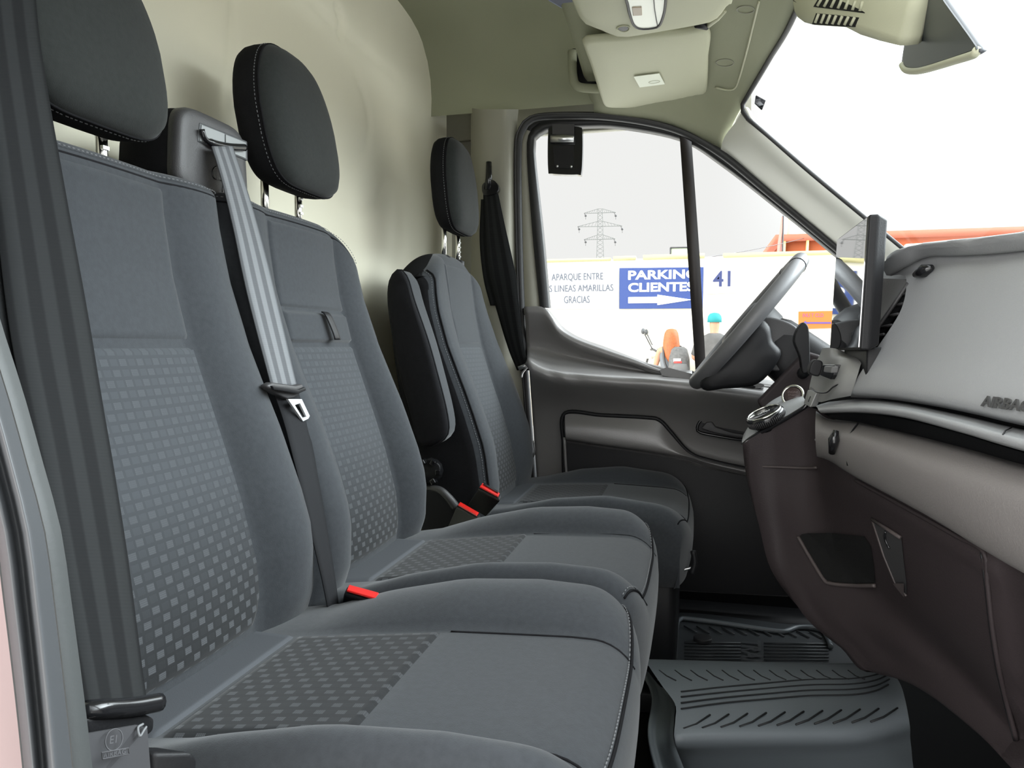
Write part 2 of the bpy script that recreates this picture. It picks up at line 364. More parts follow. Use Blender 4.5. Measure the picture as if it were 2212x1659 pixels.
# pocket recess by the far end of the shelf
pk = MB().prism([at(1237, 105, Y=2.0), at(1239, 170, Y=2.0), at(1248, 190, Y=2.0), at(1300, 194, Y=2.0), at(1290, 105, Y=2.0)], (0, .03, 0)); pk.build('grab_pocket', M_BLACK, ceil)
tube('pocket_rim', spline([at(1236, 110, Y=1.985), at(1238, 165, Y=1.985), at(1247, 186, Y=1.985), at(1275, 191, Y=1.985), at(1305, 191, Y=1.985)], 20), .012, M_HEAD, ceil)
# B-pillar trim beside the driver
ys = [236, 330, 450, 600, 760, 900, 1060, 1300]
lft = [at(1017, y, X=-.665) for y in ys]
b0 = [p + Vector((-.005, .12, 0)) for p in lft]
b1 = [at(1040, y, Y=2.10) for y in ys]; b2 = [at(1088, y, Y=2.085) for y in ys]; b3 = [at(1100, y, Y=2.095) for y in ys]
b4 = [at(x, y, Y=2.13) for x, y in zip([1160, 1113, 1114, 1118, 1130, 1143, 1158, 1185], ys)]
b4[0] = at(1120, 236, Y=2.13)
tag(sheet('trim_1', [b0, lft, b1, b2, b3, b4], M_BEIGE, n=40, per=5), kind='structure')
ts_ = MB().box((.2, 2.2, .15), (1.9, .04, .60)).box((.2, 2.13, -.01), (1.9, .16, .14)); tag(ts_.build('trim_3', M_BLACK), kind='structure')
wl_ = MB().box((-.72, 2.42, .85), (.22, .1, 1.95)).box((-.73, 2.33, .8), (.14, .04, 1.9)).box((-.35, 2.29, 1.6), (1.0, .03, .3)).box((-.35, 2.2, 1.78), (1.1, .6, .04)).box((-.84, 2.3, 1.2), (.04, .4, 1.2)); tag(wl_.build('wall_left', M_BEIGE), kind='structure')
# A-pillar trim
pa = [at(1609, 232, Y=2.0), at(1640, 277, Y=2.0), at(1750, 372, Y=2.0), at(1860, 463, Y=2.0), at(1953, 541, Y=2.0), at(2040, 610, Y=2.0)]
pm = [at(1590, 262, Y=2.035), at(1618, 300, Y=2.02), at(1715, 388, Y=2.02), at(1815, 470, Y=2.02), at(1910, 550, Y=2.02), at(2000, 620, Y=2.02)]
pm2 = [at(1565, 296, Y=2.08), at(1585, 322, Y=2.08), at(1680, 402, Y=2.08), at(1780, 486, Y=2.08), at(1870, 560, Y=2.08), at(1960, 630, Y=2.08)]
pb = [at(1556, 325, Y=2.12), at(1585, 344, Y=2.12), at(1665, 413, Y=2.12), at(1755, 487, Y=2.12), at(1840, 558, Y=2.12), at(1925, 630, Y=2.12)]
tag(sheet('trim_2', [[p + Vector((.012, .015, .0)) for p in pa], pa, pm, pm2, pb], principled('beige_trim_lit', (.60, .60, .55), .5, bump=(300, .15)), n=40, per=5), kind='structure')  # beige trim lightened, light falling on this pillar put into the colour
# windscreen with black edge and a small grey tag
gpts = [at(1608, 216, Y=2.004), at(1603, 232, Y=2.004), at(1612, 252, Y=2.004), at(1640, 278, Y=2.004), at(1750, 373, Y=2.004), at(1860, 464, Y=2.004), at(1955, 542, Y=2.004), at(2060, 628, Y=2.004)]
HW = [header[0] + Vector((.02, 0, 0)), header[1] + Vector((.02, 0, .01)), header[2], header[3], header[4]]
bot = [Vector((.42, .3, 1.02)), Vector((.72, 1.2, .99)), Vector((.70, 1.62, .99)), Vector((.63, 1.85, .99)), at(2060, 628, Y=2.004)]
wind = sheet('window_1', [HW, [a.lerp(b, .5) + Vector((.02, 0, .01)) for a, b in zip(HW, bot)], bot], M_GLASS, n=24, per=8); tag(wind, kind='structure')
edge_pts = spline([header[1], header[2], header[3], header[4]] + gpts[1:], 60)
tube('window_frame', edge_pts, .006, M_RUBBER, wind)
tg = [at(1632, 208, Y=1.93), at(1652, 219, Y=1.93), at(1645, 238, Y=1.93), at(1630, 224, Y=1.93)]
MB().prism(tg, (.002, 0, .002)).build('parking_tag', principled('grey_tag', (.16, .16, .17), .5), wind)

# driver's door
def sub(P, d): return [Vector(p) + Vector(d) for p in P]
door = thing('door_1', 'grey driver door panel under the side window', 'door', (0, 2.12, 0)); door['kind'] = 'structure'
ZS = {}
d0 = L([(1131, 664), (1176, 665), (1198, 683), (1219, 708), (1256, 730), (1306, 748), (1364, 770), (1429, 795), (1494, 811), (1640, 829), (1760, 838)], Y=2.145)
d0b = L([(1132, 666), (1174, 667), (1193, 685), (1212, 712), (1248, 733.5), (1306, 755), (1370, 777), (1429, 800), (1494, 815), (1640, 832), (1760, 842)], Y=2.09)
d1 = L([(1133, 670), (1170, 671), (1187, 689), (1205, 717), (1241, 740), (1306, 764), (1374, 786), (1429, 804), (1494, 818), (1640, 834), (1760, 845)], Y=2.08)
d2 = L([(1138, 755), (1180, 765), (1225, 774), (1270, 783), (1320, 792), (1370, 800), (1420, 807), (1470, 813), (1540, 822), (1650, 834), (1760, 848)], Y=2.115)
d3 = L([(1141, 777), (1180, 797), (1225, 806), (1270, 810), (1320, 813), (1370, 816), (1420, 819), (1470, 824), (1540, 832), (1650, 846), (1760, 860)], Y=1.975)
d4 = L([(1143, 800), (1180, 818), (1225, 826), (1270, 830), (1320, 833), (1370, 836), (1420, 840), (1470, 846), (1540, 856), (1650, 872), (1760, 885)], Y=1.965)
d5 = L([(1149, 885), (1180, 886), (1225, 888), (1270, 890), (1320, 893), (1370, 897), (1420, 902), (1470, 915), (1540, 940), (1650, 960), (1760, 970)], Y=2.065)
d6 = L([(1158, 1010), (1180, 1010), (1225, 1010), (1270, 1012), (1320, 1015), (1370, 1018), (1420, 1022), (1470, 1026), (1540, 1032), (1650, 1040), (1760, 1045)], Y=2.085)
d7 = L([(1178, 1260)] + [(1180 + 58 * k, 1262 + 3 * k) for k in range(10)], Y=2.085)
sheet('door_panel', [d0, d0b, d1, d2, d3, d4, d5, d6, d7], M_DOOR, door, n=70, per=6, solid=.02)
q0 = L([(1220, 893), (1300, 897), (1395, 902), (1425, 908), (1450, 934), (1490, 978), (1540, 996), (1620, 1014)], Y=2.05)
q1 = L([(1221, 920), (1300, 927), (1395, 940), (1425, 948), (1450, 966), (1490, 988), (1540, 1001), (1620, 1018)], Y=2.032)
q2 = L([(1222, 944), (1300, 956), (1395, 969), (1425, 974), (1450, 979), (1490, 988), (1540, 1003), (1620, 1022)], Y=2.03)
q3 = [p + Vector((0, .018, -.012)) for p in q2]
sheet('armrest_panel', [q0, q1, q2, q3], M_DOOR, door, n=60, per=5)
tube('panel_groove', spline([at(1218, 1030, Y=2.05), at(1217, 960, Y=2.05)] + q0, 60), .0055, M_BLACK, door)
e0 = [p + Vector((0, .004, -.006)) for p in q3[:-1]] + [at(1760, 1055, Y=2.045)]; e1 = L([(1224, 1120), (1300, 1125), (1395, 1130), (1425, 1132), (1450, 1134), (1490, 1137), (1540, 1140), (1760, 1150)], Y=2.045)
e2 = L([(1230, 1262), (1300, 1265), (1395, 1270), (1425, 1272), (1450, 1274), (1490, 1276), (1540, 1280), (1800, 1292)], Y=2.05)
sheet('map_pocket', [e0, e1, e2], M_BLACK, door, n=40, per=5)
tube('pocket_edge', spline([at(1219, 945, Y=2.04), at(1222, 1000, Y=2.04), at(1228, 1100, Y=2.04)], 12), .004, M_DOOR, door)
# inner handle with bezel and lever
hb = spline(L([(1506, 924), (1515, 908), (1545, 903), (1600, 905), (1660, 910), (1670, 935), (1655, 955), (1600, 950), (1550, 942), (1512, 934)], Y=2.045), 50, True)
MB().prism(hb, (0, .03, 0)).build('handle_recess', M_BLACK, door, smooth=False)
tube('handle_bezel', hb, .004, M_BLACKG, door, closed=True)
MB().prism(L([(1514, 926), (1526, 912), (1538, 910), (1546, 922), (1580, 934), (1620, 940), (1640, 942), (1640, 950), (1590, 945), (1545, 936)], Y=2.035), (0, .012, 0)).build('door_handle', M_DARK, door, bevel=.003)
sw = spline(L([(1575, 834), (1590, 827), (1620, 828), (1650, 834), (1640, 842), (1600, 840)], Y=2.00), 30, True)
MB().prism(sub(sw, (0, -.004, .004)), (0, .02, -.01)).build('switch_plate', M_DOOR, door, smooth=False)
MB().prism(spline(L([(1598, 832), (1615, 830), (1632, 835), (1625, 838), (1605, 837)], Y=1.992), 24, True), (0, .012, -.006)).build('window_switch', M_BLACKG, door, smooth=False)
tr = L([(1424, 800), (1440, 793), (1500, 809), (1520, 822), (1500, 822), (1432, 812)], Y=2.05)
MB().prism(tr, (0, .012, -.004)).build('grip_tray', M_BLACKG, door, smooth=False)
# window frame, divider bar, panes, seal
def band(outer, inner, Y, dep, n=60):
    a, b = spline(L(outer, Y=Y), n), spline(L(inner, Y=Y), n)
    return loft_data([a, b, [p + Vector((0, dep, 0)) for p in b], [p + Vector((0, dep, 0)) for p in a]], loop=True)
fo = [(1166, 664), (1150, 500), (1138, 330), (1145, 285), (1172, 263), (1260, 256), (1340, 258), (1470, 283), (1560, 335), (1700, 443), (1815, 536), (1900, 606)]
fi = [(1185, 664), (1170, 500), (1151, 322), (1158, 292), (1184, 276), (1260, 270), (1340, 272), (1470, 298), (1560, 353), (1700, 462), (1812, 554), (1895, 622)]
V, Fc = band(fo, fi, 2.145, .04); mesh('window_frame', V, Fc, M_RUBBER, door)
V, Fc = band([(1120, 330), (1126, 285), (1150, 258), (1200, 251), (1300, 252), (1400, 265), (1480, 288), (1560, 334), (1650, 407), (1800, 530)], [(1140, 332), (1147, 292), (1176, 268), (1260, 260), (1340, 262), (1470, 287), (1560, 339), (1700, 447), (1815, 540)], 2.15, .03, 50); mesh('upper_frame', V, Fc, M_RUBBER, door)
V, Fc = band([(1126, 664), (1120, 500), (1119, 330), (1124, 292), (1132, 278)], [(1168, 664), (1152, 500), (1140, 330), (1146, 296), (1152, 286)], 2.148, .03, 20); mesh('door_edge_trim', V, Fc, M_BEIGE, door)
MB().prism(L([(1468, 292), (1494, 306), (1512, 560), (1525, 800), (1503, 812), (1486, 560)], Y=2.14), (0, .03, 0)).build('divider_bar', principled('brown_black_plastic', (.022, .017, .016), .5), door)
V = L([(1160, 700), (1140, 320), (1160, 262), (1340, 262), (1480, 296), (1503, 850), (1300, 800)], Y=2.16); mesh('window_pane', V, [list(range(7))], M_GLASS, door, smooth=False)
V = L([(1488, 296), (1560, 342), (1700, 450), (1900, 618), (1900, 900), (1516, 880)], Y=2.16); mesh('quarter_pane', V, [list(range(6))], M_GLASS, door, smooth=False)
seal = spline(L([(1165, 1200), (1152, 1030), (1140, 880), (1127, 680), (1121, 500), (1119, 330), (1127, 283), (1150, 257), (1200, 250), (1300, 251), (1400, 264), (1480, 287), (1560, 333), (1650, 406), (1720, 463), (1800, 529), (1900, 611)], Y=2.125), 110)
ds = tube('door_seal', seal, .011, M_RUBBER, None, n=10); tag(ds, 'black rubber seal running around the driver door opening', 'door seal')
tube('seal_lip', [p + Vector((0, -.008, 0)) + (Vector((-.006, 0, .004))) for p in seal], .0035, M_DARK, ds, n=6)
# toll device hanging at the top of the driver window
td = thing('toll_device', 'small black device with a roller clip at top of the driver window', 'device', at(1220, 270, Y=2.12))
MB().prism(spline(L([(1184, 290), (1184, 366), (1192, 375), (1246, 377), (1256, 370), (1258, 290), (1250, 274), (1192, 274)], Y=2.12), 48, True), (0, .022, 0)).build('housing', M_BLACKG, td, smooth=False)
MB().prism(L([(1194, 315), (1240, 315), (1238, 364), (1198, 362)], Y=2.118), (0, .003, 0)).build('cover_plate', M_BLACK, td, smooth=False)
tube('roller', [at(1190, 300, Y=2.113), at(1240, 300, Y=2.113)], .012, M_STEEL, td, n=16)
MB().prism(L([(1193, 268), (1240, 268), (1240, 294), (1193, 294)], Y=2.112), (0, .004, 0)).build('clip', M_DARK, td, smooth=False)
for c in ((1204, 359), (1234, 360)): MB().ball(at(*c, Y=2.117), .004).build('screw', M_STEEL, td)

# passenger's side: front pillar, and the passenger door standing open beside the camera
tag(sheet('trim_4', [[Vector((.10, .30, 1.47)), Vector((.35, .27, 1.24)), Vector((.62, .25, .98))], [Vector((.14, .20, 1.45)), Vector((.40, .18, 1.20)), Vector((.68, .16, .94))], [Vector((.66, .16, .9)), Vector((.70, .16, .5)), Vector((.72, .16, 0))], [Vector((.80, .2, .9)), Vector((.84, .2, .5)), Vector((.86, .2, 0))]], M_BEIGE, n=16, per=3, solid=.02), kind='structure')
od = thing('door_3', 'passenger door standing open beside the camera', 'door', (.70, .16, .1)); od['kind'] = 'structure'
hd = Vector((.25, -.97, 0)).normalized(); hn = Vector((-hd.y, hd.x, 0)) * -1
def OD(u_, z, o=0.0): return Vector((.70, .15, 0)) + hd * u_ + hn * o + Vector((0, 0, z))
MB().prism([OD(.02, -.1), OD(.98, -.1), OD(1.02, .4), OD(1.0, .92), OD(.7, .84), OD(.02, .78)], hn * .07).build('door_panel', M_DOOR, od, bevel=.01)
tube('window_frame', [OD(1.0, .92, .03), OD(.96, 1.4, .03), OD(.80, 1.50, .03), OD(.5, 1.44, .03), OD(.02, .84, .03)], .03, M_RUBBER, od)
mesh('window_pane', [OD(.05, .8, .03), OD(1.0, .9, .03), OD(.96, 1.4, .03), OD(.8, 1.5, .03), OD(.5, 1.44, .03)], [[0, 1, 2, 3, 4]], M_GLASS, od, smooth=False)
ws_ = MB().box((-.64, .25, .82), (.30, .05, 1.8)).box((-.30, .17, 1.62), (1.0, .08, .30)); tag(ws_.build('wall_right', principled('pale_outer_paint', (.40, .38, .36), .4, coat=.2)), kind='structure')
# near door opening on the camera's side: painted pillar, rubber seal, trim strip
nd = thing('door_2', 'pale painted door opening edge beside the camera', 'door opening', (-.3, .3, 0)); nd['kind'] = 'structure'
sx = [(-420, -700), (-330, -300), (-220, 60), (-130, 350), (-62, 560), (-20, 700), (28, 850), (70, 1000), (110, 1150), (132, 1300), (152, 1450), (170, 1600), (190, 1800), (200, 2000)]
tA = L(sx, Y=.34)                                                   # trim strip inner edge
tB = L([(x - 11 - max(0, (y - 1100)) * .012, y) for x, y in sx], Y=.335)
sA = L([(x - 14 - max(0, (y - 1100)) * .012, y) for x, y in sx], Y=.325)
s1 = L([(x - 45 - max(0, (y - 1000)) * .02, y) for x, y in sx], Y=.30)
s2 = L([(x - 66 - max(0, (y - 1000)) * .025, y) for x, y in sx], Y=.312)
s3 = L([(x - 95 - max(0, (y - 1000)) * .015, y) for x, y in sx], Y=.300)
s4 = L([(x - 118 - max(0, (y - 1000)) * .01, y) for x, y in sx], Y=.315)
pz = L([(x - 122 - max(0, (y - 1000)) * .01, y) for x, y in sx], Y=.32)
p2 = L([(x - 420, y) for x, y in sx], Y=.27)
sheet('pillar_trim', [[p + Vector((-.12, .0, 0)) for p in tA], [p + Vector((-.006, .004, 0)) for p in tA], tA, tB], principled('grey_pillar_trim', (.045, .048, .048), .6, bump=(300, .2)), nd, n=40, per=4)
sheet('rubber_seal', [sA, s1, s2, s3, s4], M_SEAL, nd, n=40, per=6)
sheet('painted_pillar', [pz, p2], M_PAINT, nd, n=40, per=2)

# ------------------------------------------------------------------ seats
def rnd(e, r): return 0.0 if e >= r else r * (1 - math.sqrt(max(0.0, 1 - ((r - e) / r) ** 2)))
class Back:
    """padded seat back: front surface X(Y, z) with side bolsters, rounded edges, flat rear"""
    def __init__(s, y0, y1, prof, panels, amp, ztop, zbot, xback, valley=None, rs=.035, rt=.03):
        s.y0, s.y1, s.prof, s.panels, s.amp, s.ztop, s.zbot, s.xback, s.valley, s.rs, s.rt = y0, y1, prof, panels, amp, ztop, zbot, xback, valley, rs, rt
        ed = [None] + [v for p in panels for v in p] + [None]
    def raw(s, Y, z):
        x = interp(z, s.prof); A = interp(z, s.amp); ya, yb = s.y0(z), s.y1(z)
        for a, b in s.panels:
            if a <= Y <= b: return x + .005 * math.sin(math.pi * (Y - a) / (b - a)) - .002
        if Y < s.panels[0][0]: return x + A * math.sin(math.pi * clampf((s.panels[0][0] - Y) / (s.panels[0][0] - ya + .02))) ** .8
        if Y > s.panels[-1][1]: return x + A * math.sin(math.pi * clampf((Y - s.panels[-1][1]) / (yb + .02 - s.panels[-1][1]))) ** .8
        v = s.valley; a, b = (s.panels[0][1], v) if Y < v else (v, s.panels[1][0])
        return x + A * 1.05 * math.sin(math.pi * (Y - a) / (b - a)) ** .75 - .012 * math.exp(-((Y - v) / .012) ** 2)
    def front(s, Y, z, q=None):
        ya, yb = s.y0(z), s.y1(z); e = min(Y - ya, yb - Y); q = (Y - ya) / (yb - ya)
        return s.raw(Y, z) - rnd(max(0, e), s.rs) - rnd(max(0, s.ztop(q) - z), s.rt)
    def build(s, name, m, mside, parent, nq=120, nh=64):
        hs = [i / nh * .93 for i in range(nh)] + [.93 + .07 * math.sin(math.pi / 2 * i / 14) for i in range(15)]
        qs = sorted(set([.5 - .5 * math.cos(math.pi * i / nq) for i in range(nq + 1)]))
        rows, fm = [], []
        for h in hs:
            fr, bk = [], []
            for q in qs:
                z = s.zbot + (s.ztop(q) - s.zbot) * h; ya, yb = s.y0(z), s.y1(z); Y = ya + q * (yb - ya)
                fr.append(Vector((s.front(Y, z), Y, z))); bk.append(Vector((s.xback(z) + rnd(max(0, s.ztop(q) - z), .05) + rnd(min(Y - ya, yb - Y), .04), Y, z)))
            rows.append(fr + bk[::-1])
        n = len(qs); V, Fc = loft_data(rows, closed=True, cap0=True)
        T = (len(rows) - 1) * 2 * n
        for i in range(n - 1): Fc.append((T + i, T + i + 1, T + 2 * n - 2 - i, T + 2 * n - 1 - i))
        for f in Fc:
            c = sum((V[i] for i in f), Vector()) / len(f); z = min(c.z, s.ztop(.5) - .001)
            ya, yb = s.y0(z), s.y1(z)
            fm.append(0 if (c.x > s.raw(min(max(c.y, ya), yb), z) - .03 and c.y > ya + .004 and c.y < yb - .004) else 1)
        o = mesh(name, V, Fc, m, parent, mats=[m, mside], fm=fm); s.obj = o; return o
    def panel(s, name, m, parent, a, b, z0, z1, lift=.004, ny=36, nz=44, uvs=True, puff=0.0):
        rows, uv = [], []
        for i in range(nz + 1):
            z = z0 + (z1 - z0) * i / nz; r = []
            for j in range(ny + 1):
                Y = a(z) + (b(z) - a(z)) * j / ny; e = min(j / ny, 1 - j / ny) * (b(z) - a(z)); g = min(i / nz, 1 - i / nz) * (z1 - z0)
                dive = -.007 * (1 - smooth01(min(e, g) / .007))
                r.append(Vector((s.front(Y, z) + lift + dive + puff * smooth01(e / .05) * smooth01(g / .03), Y, z))); uv.append((Y, z))
            rows.append(r)
        V, Fc = loft_data(rows); return mesh(name, V, Fc, m, parent, uv=uv)
class Cushion:
    def __init__(s, y0, y1, base, bol, wn, wf, xr, xf, zb, r=.055, drop=0.0):
        s.y0, s.y1, s.base, s.bol, s.wn, s.wf, s.xr, s.xf, s.zb, s.r, s.drop = y0, y1, base, bol, wn, wf, xr, xf, zb, r, drop
    def xfront(s, Y): q = (Y - s.y0) / (s.y1 - s.y0); return s.xf - .028 * abs(2 * q - 1) ** 4
    def z(s, x, Y):
        z = interp(x, s.base); A = interp(x, s.bol)
        if Y < s.y0 + s.wn: z += A * math.sin(math.pi * clampf((s.y0 + s.wn - Y) / (s.wn + .03))) ** .8
        if Y > s.y1 - s.wf: z += A * math.sin(math.pi * clampf((Y - s.y1 + s.wf) / (s.wf + .03))) ** .8
        z -= rnd(max(0, min(Y - s.y0, s.y1 - Y)), .032)
        xf = s.xfront(Y); return z - rnd(max(0, xf - x), s.r)
    def build(s, name, m, parent, nx=70, ny=70, mside=None):
        rows = []; tt = [i / nx for i in range(nx + 1)]
        ys = [s.y0 + (s.y1 - s.y0) * (.5 - .5 * math.cos(math.pi * j / ny)) for j in range(ny + 1)]
        for t in tt:
            w = 1 - (1 - t) ** 1.6; r = []
            for Y in ys: x = s.xr + (s.xfront(Y) - s.xr) * w; r.append(Vector((x, Y, s.z(x, Y))))
            r = [Vector((r[0].x, s.y0 + .01, s.zb))] + [Vector((r[0].x, s.y0 + .002, (s.zb + r[0].z) / 2))] + r + [Vector((r[-1].x, s.y1 - .002, (s.zb + r[-1].z) / 2)), Vector((r[-1].x, s.y1 - .01, s.zb))]
            rows.append(r)
        last = rows[-1]
        for k in range(1, 7):
            f = k / 6; rows.append([Vector((p.x - s.drop * f - .012 * f * f, p.y, p.z + (s.zb - p.z) * f)) for p in last])
        V, Fc = loft_data(rows); V2 = len(V); n = len(rows[0])
        Fc.append([i * n for i in range(len(rows))] + [i * n + n - 1 for i in range(len(rows) - 1, -1, -1)])
        Fc.append(list(range(n)))
        return mesh(name, V, Fc, m, parent)
    def panel(s, name, m, parent, ya, yb, x0, x1, lift=.003, nx=30, ny=30):
        rows, uv = [], []
        for i in range(nx + 1):
            r = []
            for j in range(ny + 1):
                t, u = i / nx, j / ny; x = x0(u) + (x1(u) - x0(u)) * t; Y = ya(t) + (yb(t) - ya(t)) * u
                e = min(u, 1 - u) * (yb(t) - ya(t)); g = min(t, 1 - t) * (x1(u) - x0(u))
                r.append(Vector((x, Y, s.z(x, Y) + lift - .006 * (1 - smooth01(min(e, g) / .006))))); uv.append((Y, x))
            rows.append(r)
        V, Fc = loft_data(rows); return mesh(name, V, Fc, m, parent, uv=uv)
def headrest(parent, yc, zc, xf, w=.106, h=.105, dep=.070, post_y=.055, zpost=.99, xpost=None, lean=0.04):
    """padded head restraint with seam, on two chrome posts"""
    hr = None; N = 56
    def ring(dx, sc):
        out = []
        for k in range(N):
            a = 2 * math.pi * k / N; c, s_ = math.cos(a), math.sin(a); e = 2 / (3.0 if s_ > 0 else 4.6)
            yy = math.copysign(abs(c) ** e, c); zz = math.copysign(abs(s_) ** e, s_)
            ww = w * (1 - .16 * smooth01((zz + .1) / 1.1) - .05 * smooth01((-zz - .2) / .8)); z = zc + h * zz * sc
            out.append(Vector((xf - dx - lean * zz * sc * .5 , yc + ww * yy * sc, z)))
        return out
    spec = [(0, .02), (.0006, .3), (.002, .52), (.0045, .70), (.0085, .84), (.016, .935), (.027, .985), (.036, 1.0), (dep * .62, 1.0), (dep * .78, .985), (dep * .9, .94), (dep * .97, .86), (dep, .7), (dep + .002, .4), (dep + .003, .02)]
    rows = [ring(*sp) for sp in spec]
    V, Fc = loft_data(rows, closed=True, cap0=True, cap1=True)
    fm = []
    for i in range(len(rows) - 1): fm += [0 if i < 6 else 1] * N
    fm += [0, 1]
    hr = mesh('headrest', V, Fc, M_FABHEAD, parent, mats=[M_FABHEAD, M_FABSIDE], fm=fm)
    seam = ring(.0285, .988); seam.append(seam[0])
    tube('seam', [p.lerp(Vector((p.x, yc, zc)), -.002) for p in seam[:-1]], .0016, M_FABSIDE, hr, n=6, closed=True)
    sb = stitches([Vector((p.x - .006, yc + (p.y - yc) * 1.014, zc + (p.z - zc) * 1.014)) for p in seam], .006, .0006); sb.build('stitching', M_THREAD, hr, smooth=False)
    xp = xpost if xpost is not None else xf - .05
    for sgn in (-1, 1):
        P = [Vector((xp - .004, yc + sgn * post_y, zpost - .01)), Vector((xp - .004, yc + sgn * post_y, zc - h * .75))]
        po = tube('post', P, .0062, M_CHROME, hr, n=16)
        if sgn > 0:
            nb = MB()
            for k in range(4): nb.box((xp + .002, yc + sgn * post_y - .002, zpost + .018 + k * .012), (.004, .009, .004))
            nb.build('notch', M_STEEL, po, smooth=False)
        c = MB().tube([P[0] + Vector((0, 0, -.006)), P[0] + Vector((0, 0, .016))], .017, 20); c.tube([P[0] + Vector((0, 0, .014)), P[0] + Vector((0, 0, .019))], [.017, .011], 20)
        c.build('post_collar', M_BLACK, hr)
    return hr

bench = thing('passenger_bench', 'charcoal double passenger bench nearest the camera with patterned centre panels', 'seat', (-.3, .86, 0))
PROF = [(.44, -.49), (.49, -.487), (.55, -.492), (.62, -.510), (.68, -.530), (.74, -.551), (.80, -.572), (.88, -.592), (.95, -.602), (1.02, -.607)]
AMP = [(.44, .012), (.50, .030), (.58, .040), (.70, .036), (.82, .026), (.92, .016), (1.0, .010)]
bb = Back(lambda z: .452, lambda z: 1.252 - .0 * z, PROF, [(.548, .755), (.966, 1.172)], AMP,
          lambda q: 1.004 - .085 * max(0, (q - .86) / .14) ** 2.2 - .03 * max(0, (.1 - q) / .1) ** 2, .45, lambda z: -.70 + .04 * clampf((.8 - z) / .35), valley=.862, rt=.02)
bb.build('backrest', M_FAB, M_FABSIDE, bench)
c_ = lambda v: (lambda z: v)
bb.panel('woven_panel', M_WBACK, bench, c_(.548), lambda z: .757 - .03 * clampf((.52 - z) / .05) ** 2, .474, .800)
bb.panel('upper_panel', M_FAB, bench, c_(.548), lambda z: .755, .803, .985, lift=.003)
bb.panel('woven_panel', M_WBACK, bench, c_(.966), lambda z: 1.172 - .02 * clampf((.52 - z) / .05) ** 2, .474, .800)
bb.panel('upper_panel', M_FAB, bench, c_(.966), c_(1.172), .8535, .985, lift=.004)
fl_ = bb.panel('flap', M_FAB, bench, c_(.966), c_(1.172), .8025, .8525, lift=.007)
pt = [Vector((bb.front(1.075, z) + o, 1.078 + (.85 - z) * .16, z)) for z, o in ((.852, .009), (.848, .014), (.83, .017), (.815, .018), (.808, .017))]
V, Fc = ribbon_data(spline(pt, 14), [Vector((0, .009, 0))] * 14, .002); mesh('pull_strap', V, Fc, M_BLACK, fl_)
top_edge = [Vector((bb.front(y, 1.004 - .085 * max(0, ((y - .452) / .8 - .86) / .14) ** 2.2 - .0135), y, 1.004 - .085 * max(0, ((y - .452) / .8 - .86) / .14) ** 2.2 - .0125)) for y in [.47 + .76 * i / 60 for i in range(61)]]
sb = stitches([p + Vector((.001, 0, .004)) for p in top_edge], .0055, .0006)
sb.build('stitching', M_THREAD, bench, smooth=False)
tube('top_seam', [p + Vector((-.0005, 0, -.003)) for p in top_edge], .0018, M_FABSIDE, bench, n=6)
# vertical seam lines of the bolsters above the panels
BASE = [(-.52, .462), (-.43, .470), (-.34, .482), (-.25, .492), (-.12, .497), (0, .495)]
BOL = [(-.50, .0), (-.43, .006), (-.36, .020), (-.27, .031), (-.17, .034), (-.10, .028), (0, .016)]
for (y0, y1, ya, yb, wn_, wf_) in ((.456, .862, .515, .742, .062, .115), (.868, 1.258, .940, 1.165, .075, .09)):
    cu_ = Cushion(y0, y1, BASE, BOL, wn_, wf_, -.52, -.048, .345, r=.05)
    c = cu_.build('seat_cushion', M_FAB, bench)
    cu_.panel('woven_panel', M_WCUSH, c, lambda t: ya + .006 * t, lambda t: yb - .012 * t * (1 - t) * 4 * .3, lambda u: -.432, lambda u: -.258)
    cu_.panel('fold_strip', M_SATIN, c, lambda t: ya - .012 * (1 - t), lambda t: yb + .018 * (1 - t), lambda u: -.505, lambda u: -.433, lift=.0035)
    xs_ = [(cu_.xfront(y) - .012, y) for y in [y0 + .014 + (y1 - y0 - .028) * i / 50 for i in range(51)]]
    fs = [Vector((x, y, cu_.z(x, y) + .0008)) for x, y in xs_]
    tube('front_seam', [p + Vector((.003, 0, -.003)) for p in fs], .0016, M_FABSIDE, c, n=6)
    stitches([p + Vector((.0008, 0, .0012)) for p in fs], .006, .0006).build('stitching', M_THREAD, c, smooth=False)
    # seams where panel and bolsters meet
    for yy, nm in ((yb, 'bolster_seam'), (ya + .006, 'bolster_seam')):
        P = [Vector((x, yy + .004 * math.sin((x + .26) * 9), 0)) for x in [-.25 + .195 * i / 24 for i in range(25)]]
        tube(nm, [Vector((p.x, p.y, cu_.z(p.x, p.y) + .0004)) for p in P], .0012, M_FABSIDE, c, n=6)
MB().box((-.29, .86, .20), (.40, .74, .33)).build('seat_base', M_BLACK, bench, bevel=.02)
MB().box((-.30, .86, .03), (.44, .78, .06)).build('floor_rail', M_BLACK, bench, bevel=.008)
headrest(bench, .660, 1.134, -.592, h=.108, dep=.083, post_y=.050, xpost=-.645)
headrest(bench, 1.086, 1.155, -.592, h=.113, dep=.083, post_y=.050, xpost=-.645)
